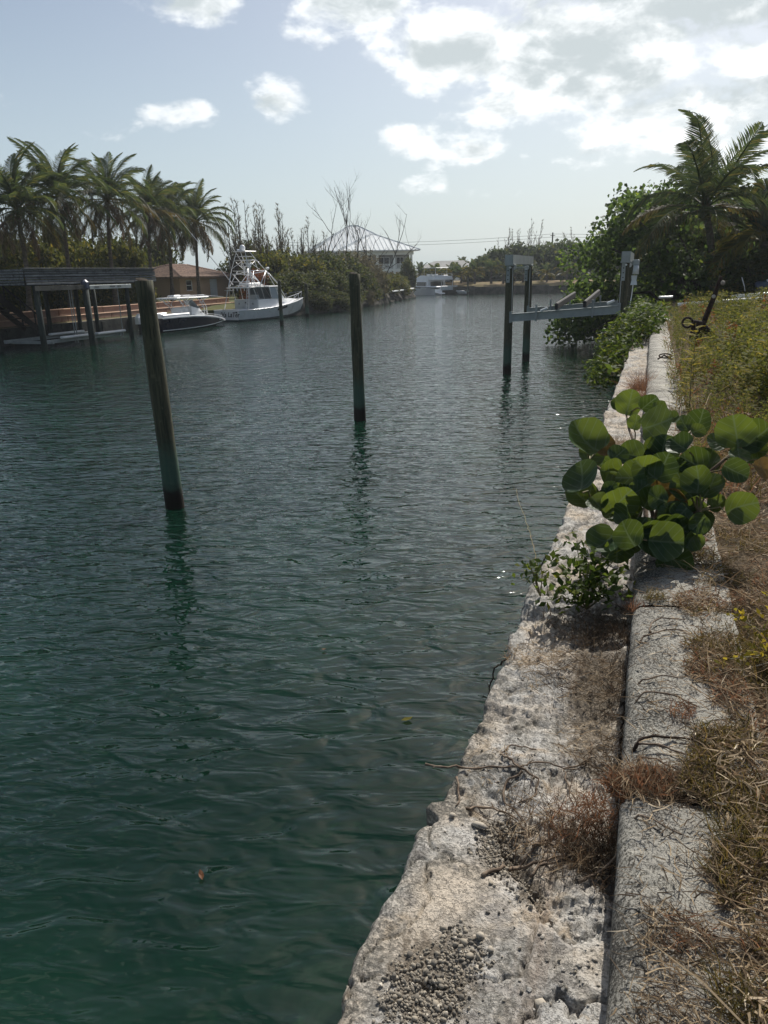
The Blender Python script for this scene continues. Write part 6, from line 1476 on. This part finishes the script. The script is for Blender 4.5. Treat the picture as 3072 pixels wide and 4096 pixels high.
def make_grape_plant():
    base = Vector((.14, 4.45, 2.15))
    p = thing("sea_grape_plant", "young sea grape plant with big round green leaves spreading over the curb", "plant", base)
    LM = [leaf_mesh(s) for s in range(10)]
    old = []
    for m in LM[:2]:
        q = m.copy(); q.materials.clear(); q.materials.append(M['bigleafold']); old.append(q)
    ends = [(-.27, 4.62, 2.70), (-.10, 5.6, 2.82), (.10, 5.1, 2.80), (.30, 5.25, 2.76), (.56, 4.75, 2.80), (.36, 4.25, 2.55), (-.06, 4.0, 2.42), (-.24, 4.32, 2.52), (.13, 4.5, 2.62), (.02, 4.75, 2.68)]
    r = random.Random(8); samp = []
    for i, e in enumerate(ends):
        e = Vector(e); pts = []
        for k in range(7):
            s = k / 6; q = base.lerp(e, s) + Vector((r.uniform(-.02, .02), r.uniform(-.02, .02), .10 * math.sin(math.pi * s) - .02)); pts.append(q - base)
            if k > 1: samp.append(q)
        MB().tube(pts, [.018, .016, .014, .012, .010, .009, .007], 8, jit=.15).build("branch", M['vine'], p, smooth=True)
    cam = CAM_POS
    inner = [(r.uniform(-.22, .42), r.uniform(4.1, 4.9), r.uniform(2.30, 2.72), r.uniform(.10, .18)) for k in range(34)] + [(r.uniform(-.12, .25), r.uniform(3.95, 4.25), r.uniform(2.27, 2.45), r.uniform(.14, .20)) for k in range(8)]
    for i, (x, y, z, w) in enumerate(GRAPE + inner):
        c = Vector((x, y, z)); n = (cam - c).normalized() * .8 + Vector((r.uniform(-.65, .65), r.uniform(-.5, .3), r.uniform(-.35, .8)))
        n.normalize(); s = min(samp, key=lambda q: (q - c).length)
        ax = c - s; ax -= n * ax.dot(n)
        if ax.length < .01: ax = n.orthogonal()
        ax.normalize(); ay = n.cross(ax); m = Matrix((ax, ay, n)).transposed().to_4x4(); sz = w * r.uniform(1.08, 1.22)
        o = link("leaf", old[i % 2] if i in (30, 12, 47, 43) else LM[i % 10], p); m.translation = c - base; o.matrix_local = m @ Matrix.Scale(sz, 4)
        MB().tube([s - base, (s + (c - s) * .5 - base) + Vector((0, 0, .01)), c - ax * sz * .42 - base], [.006, .005, .004], 6, cap=False).build("leaf_stalk", M['stem'], p, smooth=True)
make_grape_plant()
def sprig_plant(name, base, label, ends, leaf, n, mat, seed, spread=.05, rad=.004, cat="shrub", up=.3):
    r = random.Random(seed); b = Vector(base); t = thing(name, label, cat, base); V = []; F = []; st = MB()
    for e in ends:
        e = Vector(e) - b; mid = e * .5 + Vector((r.uniform(-.03, .03), r.uniform(-.03, .03), .03)); st.tube([(0, 0, 0), mid, e], [rad, rad * .8, rad * .4], 6)
        for k in range(n):
            s = r.uniform(.35, 1.03); c = (mid * (2 * s) if s < .5 else mid.lerp(e, 2 * s - 1)) + Vector((r.gauss(0, spread), r.gauss(0, spread), r.gauss(0, spread * .7)))
            d = Vector((r.gauss(0, 1), r.gauss(0, 1), r.gauss(.5, .7))).normalized(); u = d.cross(Vector((r.gauss(0, .6), r.gauss(0, .6), 1))).normalized() * leaf * .24; ln = leaf * r.uniform(.6, 1.15)
            f = u.cross(d) * .25; k0 = len(V); V += [tuple(c), tuple(c + d * ln * .5 + u + f), tuple(c + d * ln), tuple(c + d * ln * .5 - u + f)]; F.append((k0, k0 + 1, k0 + 2, k0 + 3))
    st.build("stems", M['stem'], t); link("leaves", fastmesh("leaves", np.array(V), np.array(F), M[mat]), t); return t
sprig_plant("small_shrub", (-.20, 3.85, 2.05), "small dark leafy shrub growing on the stone ledge below the sea grape plant", [(-.36, 3.8, 2.32), (-.28, 3.95, 2.40), (-.18, 3.9, 2.38), (-.08, 3.85, 2.34), (-.12, 3.65, 2.26), (-.26, 3.65, 2.26), (-.03, 3.75, 2.24), (-.2, 3.75, 2.36), (-.38, 3.65, 2.18), (-.15, 4.1, 2.34)], .058, 46, 'lf_scae', 4, .05, .005)
sprig_plant("small_shrub", (-.46, 3.95, 2.05), "little bright green sprig at the outer edge of the ledge", [(-.56, 4.0, 2.22), (-.53, 3.95, 2.25), (-.48, 4.0, 2.24), (-.58, 3.9, 2.16)], .05, 16, 'lf_scae', 5, .022)
sprig_plant("yellow_sprigs", (.62, 3.05, 2.26), "low shrub with bright yellow green sprouts in the dry grass at the right", [(.42, 3.15, 2.42), (.55, 3.2, 2.50), (.62, 3.1, 2.48), (.72, 3.15, 2.52), (.5, 2.95, 2.38), (.66, 2.9, 2.38), (.8, 2.95, 2.40), (.40, 2.9, 2.34), (.9, 3.05, 2.40)], .035, 26, 'lf_weedb', 6, .014)
sprig_plant("broad_sprout", (.76, 3.0, 2.26), "few long green leaves standing among the yellow sprigs", [(.70, 3.0, 2.44), (.80, 2.96, 2.38), (.84, 3.0, 2.40)], .15, 3, 'lf_scae', 7, .012)
sprig_plant("red_sprout", (.86, 3.75, 2.26), "small red leaved sprout in the shaded grass right of the sea grape plant", [(.82, 3.75, 2.42), (.90, 3.72, 2.40), (.86, 3.8, 2.45)], .085, 4, 'lf_rust', 9, .012)
sprig_plant("green_tuft", (1.0, 3.2, 2.26), "dark green leafy tuft at the right edge of the grass", [(.98, 3.2, 2.45), (1.04, 3.2, 2.47), (1.0, 3.1, 2.42), (1.08, 3.25, 2.4)], .07, 30, 'lf_scae', 10, .03)
sprig_plant("grape_seedling", (-.42, 14.6, 1.9), "small sea grape seedling hanging off the ledge beyond the big leaves", [(-.75, 14.8, 1.95), (-.55, 14.7, 2.05), (-.62, 14.5, 1.92)], .20, 3, 'lf_scae', 11, .05, .008)
def make_ledge_shrub():
    r = np.random.default_rng(77); t = thing("glossy_shrub", "glossy green shrub spilling over the seawall beyond the sea grape plant", "shrub", (-.4, 19.5, 2.0))
    lob = [(-.15, -.8, -.15, .45, 1.0, .38), (.0, .8, .35, .5, 1.2, .42), (-.45, -1.8, -.40, .36, .8, .34), (.25, 2.6, .6, .5, 1.2, .4), (-.3, .2, .05, .5, 1.3, .5), (.35, 1.2, .5, .35, 1.0, .35), (-.55, -.6, -.5, .35, .9, .3), (.5, 3.6, .55, .4, .8, .3)]
    V, F = leaf_cloud(r, lob, 3600, .15, up=.55, flat=.5, aspect=.34); link("leaves", fastmesh("leaves", V, F, M['lf_scae']), t)
    m = MB()
    for k in range(14): m.tube([(.1, .3 * k - 2, -.1), (lob[k % 8][0], lob[k % 8][1], lob[k % 8][2])], [.02, .008], 5)
    m.build("stems", M['vine'], t)
make_ledge_shrub()

# ---- dry vines creeping over ledge and curb
VINES = [[(-0.656, 2.268), (-0.567, 2.262), (-0.492, 2.31), (-0.427, 2.335), (-0.359, 2.347), (-0.319, 2.343), (-0.279, 2.406), (-0.22, 2.446), (-0.162, 2.463), (-0.106, 2.498)], [(-0.317, 2.328), (-0.348, 2.368), (-0.389, 2.389), (-0.409, 2.453), (-0.38, 2.527), (-0.33, 2.542), (-0.284, 2.51)], [(-0.307, 2.331), (-0.252, 2.316), (-0.243, 2.256), (-0.272, 2.224), (-0.294, 2.187)], [(-0.306, 2.323), (-0.35, 2.293), (-0.363, 2.234), (-0.34, 2.181), (-0.297, 2.15), (-0.264, 2.111), (-0.256, 2.059), (-0.236, 2.013), (-0.217, 1.975)], [(-0.461, 2.085), (-0.424, 2.129), (-0.381, 2.149), (-0.33, 2.125), (-0.289, 2.103), (-0.258, 2.072)], [(-0.339, 1.79), (-0.217, 1.975), (-0.162, 2.075), (-0.101, 2.114), (-0.053, 2.17)], [(-0.086, 2.694), (-0.089, 2.597), (-0.094, 2.533), (-0.172, 2.465), (-0.152, 2.362), (-0.125, 2.277), (-0.103, 2.232)], [(-0.273, 1.902), (-0.181, 1.926), (-0.122, 1.98), (-0.059, 2.025)], [(-0.217, 1.975), (-0.18, 2.012), (-0.122, 1.986), (-0.11, 2.078), (-0.101, 2.114)], [(-0.526, 2.238), (-0.512, 2.18), (-0.493, 2.14), (-0.491, 2.075)], [(-0.213, 1.863), (-0.176, 1.916), (-0.132, 1.959), (-0.092, 1.978)]]
CVINES = [[(0.111, 3.181), (0.107, 3.253), (0.154, 3.321), (0.254, 3.339)], [(0.033, 2.543), (0.06, 2.616), (0.095, 2.649), (0.167, 2.667), (0.22, 2.65), (0.27, 2.615)], [(0.018, 2.29), (0.056, 2.302), (0.088, 2.342), (0.134, 2.369), (0.179, 2.383), (0.244, 2.39), (0.301, 2.389)], [(0.076, 2.308), (0.127, 2.318), (0.178, 2.304), (0.271, 2.298)], [(0.027, 2.212), (0.083, 2.24), (0.133, 2.25), (0.158, 2.224), (0.2, 2.199)], [(0.039, 2.702), (0.075, 2.752), (0.105, 2.777), (0.158, 2.797), (0.209, 2.793)], [(0.066, 3.117), (0.12, 3.173), (0.204, 3.218), (0.262, 3.22)], [(0.034, 3.387), (0.029, 3.096), (0.024, 2.82), (0.023, 2.512), (0.021, 2.378), (0.028, 2.287)], [(-0.07, 1.871), (-0.025, 1.917), (0.026, 1.935), (0.081, 1.959), (0.115, 1.947), (0.156, 1.925), (0.196, 1.907)]]
def surf(x, y):
    e = float(ledge_edge(np.array([y]))[0])
    if x < e: return LEDGE + .02 - .15 * (e - x)
    if x < .03: return float(ledge_height(np.array([x]), np.array([y]))[0])
    if x < .085: return LEDGE + .1 + .12 * min(1, (x - .03) / .05)
    return CURB + .002
def make_vines():
    r = random.Random(21)
    lab = ["long dry vine runner crossing the ledge with its tip out over the water", "hooked dry vine loop on the ledge near the curb side of the long runner", "short curled dry vine on the pale stone of the ledge", "wavy dry vine running down to the gravel on the ledge", "dry vine arching along the broken edge of the smooth slab", "pale dry stick reaching from the rust grass tuft down over the gravel", "dry vine descending along the ledge from the shadowed litter", "short straight twig across the white stone by the gravel",
           "forked dry twig in front of the rust grass tuft", "short knobbly vine at the outer rim of the ledge", "thin twig lying below the rust grass tuft"]
    cl = ["curled dry vine on the far end of the second curb block", "dry vine arching over the middle of the second curb block", "thick dark vine crossing the near end of the second curb block", "thin straight vine beside the thick dark vine on the curb", "dry vine leaving the rust tuft at the curb joint", "vine bent over the curb edge above the middle vine", "vine lying flat across the curb top near the shaded joint", "dark vine running along the upper edge of the curb face", "long pale stem lying over the nearest curb block"]
    for i, v in enumerate(VINES + CVINES):
        P = [Vector(q[:2]) for q in v]; pts = []
        for a, b in zip(P[:-1], P[1:]):
            n = max(3, int((b - a).length / .012))
            for k in range(n): q = a.lerp(b, k / n); pts.append(q)
        pts.append(P[-1]); W = []
        for k, q in enumerate(pts):
            z = surf(q.x, q.y) + .006 + .012 * (.5 + .5 * math.sin(k * .23 + i)); W.append((q.x + .004 * math.sin(k * .9 + i * 2), q.y + .004 * math.cos(k * .7 + i), z))
        # smooth the height so that the runner spans small hollows
        z = np.array([w[2] for w in W]); zz = np.convolve(np.pad(z, 4, mode='edge'), np.ones(9) / 9, 'valid'); W = [(w[0], w[1], max(float(q), w[2] - .004)) for w, q in zip(W, zz)]
        rad = .0042 if i not in (5, 13, 18) else .0058; m = MB().tube(W, [rad * (1 + (.35 if k % 5 == 0 else 0)) * (1 - .5 * k / len(W)) for k in range(len(W))], 6)
        for k in range(3, len(W) - 2, 4):      # dry side shoots
            if r.random() < .75:
                c = Vector(W[k]); d = Vector((r.gauss(0, 1), r.gauss(0, 1), r.uniform(-.2, .8))).normalized(); l = r.uniform(.008, .03); m.tube([c, c + d * l * .6, c + d * l + Vector((0, 0, -.003))], [.0024, .002, .0012], 4, cap=False)
        o = m.build("vine", M['darkvine'] if i in (13, 18) else M['vine'], None, smooth=True); tag(o, (lab + cl)[i], "vine", "dry vines on the seawall")
    for i, (pts, rad, lb) in enumerate((([(-.52, 4.70, 2.02), (-.585, 4.62, 1.86), (-.60, 4.5, 1.62), (-.60, 4.4, 1.45)], .005, "dark dead vine hanging down the wall face below the green sprig"), ([(-.50, 3.22, 2.05), (-.575, 3.2, 1.98), (-.60, 3.12, 1.80), (-.61, 3.05, 1.62)], .005, "dark dead vine hanging off the rim beside the littered rock"), ([(-.48, 4.0, 2.06), (-.56, 4.4, 2.15), (-.68, 4.9, 2.14), (-.85, 5.6, 2.10), (-.97, 6.2, 2.02), (-1.04, 6.45, 1.95)], .0035, "long thin sprig leaning out over the water from the ledge"))):
        fine = []
        for a, b in zip(pts[:-1], pts[1:]):
            for k in range(8): q = Vector(a).lerp(Vector(b), k / 8); fine.append(q + Vector((r.uniform(-.006, .006), r.uniform(-.006, .006), r.uniform(-.006, .006))))
        m = MB().tube(fine, [rad * (1 - .6 * k / len(fine)) for k in range(len(fine))], 5)
        for k in range(2, len(fine), 2):
            d = Vector((r.gauss(0, 1), r.gauss(0, 1), r.gauss(0, .6))).normalized(); m.tube([fine[k], fine[k] + d * .03], [.003, .001], 4)
        o = m.build("vine", M['darkvine'] if i < 2 else M['stem'], None); tag(o, lb, "vine")
make_vines()

# ---- gravel, stones, flakes
GRAVEL = [[(-0.37, 2.049), (-0.3, 2.122), (-0.259, 2.023), (-0.28, 1.913), (-0.261, 1.844), (-0.286, 1.815), (-0.348, 1.859), (-0.396, 1.898), (-0.373, 1.94)],[(-0.363, 1.593), (-0.337, 1.542), (-0.272, 1.554), (-0.28, 1.496), (-0.303, 1.421), (-0.323, 1.319), (-0.478, 1.269), (-0.493, 1.331), (-0.483, 1.423), (-0.419, 1.483), (-0.385, 1.568)],[(-0.238, 1.841), (-0.199, 1.832), (-0.168, 1.764), (-0.213, 1.731), (-0.236, 1.781)]]
def inside(poly, x, y):
    c = False; n = len(poly)
    for i in range(n):
        (x0, y0), (x1, y1) = poly[i], poly[(i + 1) % n]
        if (y0 > y) != (y1 > y) and x < (x1 - x0) * (y - y0) / (y1 - y0) + x0: c = not c
    return c
ico = None
def pebble_verts(r, s):
    t = (1 + 5 ** .5) / 2
    V = np.array([(-1, t, 0), (1, t, 0), (-1, -t, 0), (1, -t, 0), (0, -1, t), (0, 1, t), (0, -1, -t), (0, 1, -t), (t, 0, -1), (t, 0, 1), (-t, 0, -1), (-t, 0, 1)], float) / 1.9
    return V * (1 + r.normal(size=(12, 1)) * .24) * np.array([r.uniform(.65, 1.4), r.uniform(.65, 1.3), r.uniform(.5, .9)]) * s
IF = np.array([(0, 11, 5), (0, 5, 1), (0, 1, 7), (0, 7, 10), (0, 10, 11), (1, 5, 9), (5, 11, 4), (11, 10, 2), (10, 7, 6), (7, 1, 8), (3, 9, 4), (3, 4, 2), (3, 2, 6), (3, 6, 8), (3, 8, 9), (4, 9, 5), (2, 4, 11), (6, 2, 10), (8, 6, 7), (9, 8, 1)])
def rotm(r):
    q = r.normal(size=4); q /= np.linalg.norm(q); w, x, y, z = q
    return np.array([[1 - 2 * (y * y + z * z), 2 * (x * y - z * w), 2 * (x * z + y * w)], [2 * (x * y + z * w), 1 - 2 * (x * x + z * z), 2 * (y * z - x * w)], [2 * (x * z - y * w), 2 * (y * z + x * w), 1 - 2 * (x * x + y * y)]])
def make_gravel():
    r = np.random.default_rng(14); S = Stuff()
    for gi, poly in enumerate(GRAVEL):
        poly = [(q[0], q[1]) for q in poly]; xs = [q[0] for q in poly]; ys = [q[1] for q in poly]; want = (850, 1250, 150)[gi]; k = 0; tries = 0
        while k < want and tries < 20000:
            tries += 1; x = r.uniform(min(xs) - .02, max(xs) + .02); y = r.uniform(min(ys) - .02, max(ys) + .02)
            if not inside(poly, x + r.normal() * .02, y + r.normal() * .022): continue
            s = .0019 + .0048 * r.random() ** 1.8 + (.005 * r.random() if r.random() < .10 else 0); V = pebble_verts(r, s) @ rotm(r).T
            S.add(V + np.array([x, y, surf(x, y) + s * r.uniform(-.1, .7)]), IF); k += 1
    for k in range(260):      # strays
        x = r.uniform(-.52, .02); y = 1.1 + 2.6 * r.random() ** 1.4; s = r.uniform(.002, .0065); V = pebble_verts(r, s) @ rotm(r).T; S.add(V + np.array([x, y, surf(x, y) + s * .4]), IF)
    S.build("gravel", M['pebble'], "loose limestone gravel in the hollows of the ledge", "gravel")
    for x, y, s, lab in ((-.398, 2.0, .022, "single grey stone standing on the smooth slab of the ledge"), (-.268, 1.545, .012, "white pebble at the top of the lower gravel patch"), (-.305, 1.575, .014, "pale pebble just outside the lower gravel patch"), (-.492, 2.02, .016, "brown chunk of rock at the broken corner of the smooth slab"), (-.12, 1.44, .016, "grey stone lying against the curb at the bottom of the photo")):
        V = pebble_verts(r, s); me = fastmesh("stone", V, IF, M['stone']); o = link("stone", me, None, (x, y, surf(x, y) + s * .45)); tag(o, lab, "stone")
    # thin pale flakes of the old render near the curb
    F = Stuff()
    for k in range(130):
        x = .015 - .17 * r.random() ** 1.5; y = r.uniform(1.3, 2.05); s = .003 + .011 * r.random() ** 2; a = r.random() * 6.28; n = 5; V = [(s * r.uniform(.6, 1.1) * math.cos(a + i * 1.257), s * r.uniform(.6, 1.1) * math.sin(a + i * 1.257), 0) for i in range(n)]
        V = np.array(V + [(p[0], p[1], .0016) for p in V]); V[:, 2] += r.normal() * .06 * V[:, 0]
        f = np.array([(i, (i + 1) % n, n + (i + 1) % n, n + i) for i in range(n)] + [(n, n + 1, n + 2, n + 3), (n, n + 3, n + 4, n + 4)])
        F.add(V + np.array([x, y, surf(x, y) + .001]), f)
    F.build("stone_flakes", M['lime'], "thin pale flakes of stone scattered on the ledge by the curb", "flakes")
make_gravel()
def make_floaters():
    for i, (x, y, s, mat, lab) in enumerate(((-1.767, 5.537, .055, 'lf_weedb', "pale yellow leaf floating on the water near the wall"), (-2.53, 3.384, .042, 'lf_rust', "tan leaf floating on the dark water at the lower left"), (-2.997, 6.53, .03, 'lf_rust', "tiny reddish leaf floating mid water"))):
        me = MB().add([(-s, 0, .004), (-.3 * s, .38 * s, .012), (.5 * s, .34 * s, .010), (s, 0, .022), (.5 * s, -.36 * s, .012), (-.3 * s, -.4 * s, .008), (0, 0, .004)], [(6, 0, 1), (6, 1, 2), (6, 2, 3), (6, 3, 4), (6, 4, 5), (6, 5, 0)]).mesh("floating_leaf", M[mat])
        tag(link("floating_leaf", me, None, (x, y, .012), (0, 0, i * 1.7 + .6)), lab, "leaf")
make_floaters()
# ------------------------------------------------------------------ the humid air
def make_haze():
    m = bpy.data.materials.new("humid_air"); m.use_nodes = True; nt = m.node_tree; nt.nodes.clear()
    out = N(nt, 'ShaderNodeOutputMaterial'); v = N(nt, 'ShaderNodeVolumePrincipled'); v.inputs['Color'].default_value = (.86, .93, 1, 1); v.inputs['Density'].default_value = .0003; v.inputs['Anisotropy'].default_value = .45
    L(nt, v.outputs[0], out.inputs['Volume'])
    me = MB().box((0, 192, 10.1), (870, 610, 24.8)).mesh("haze", m)
    tag(link("haze", me), kind='stuff')
make_haze()
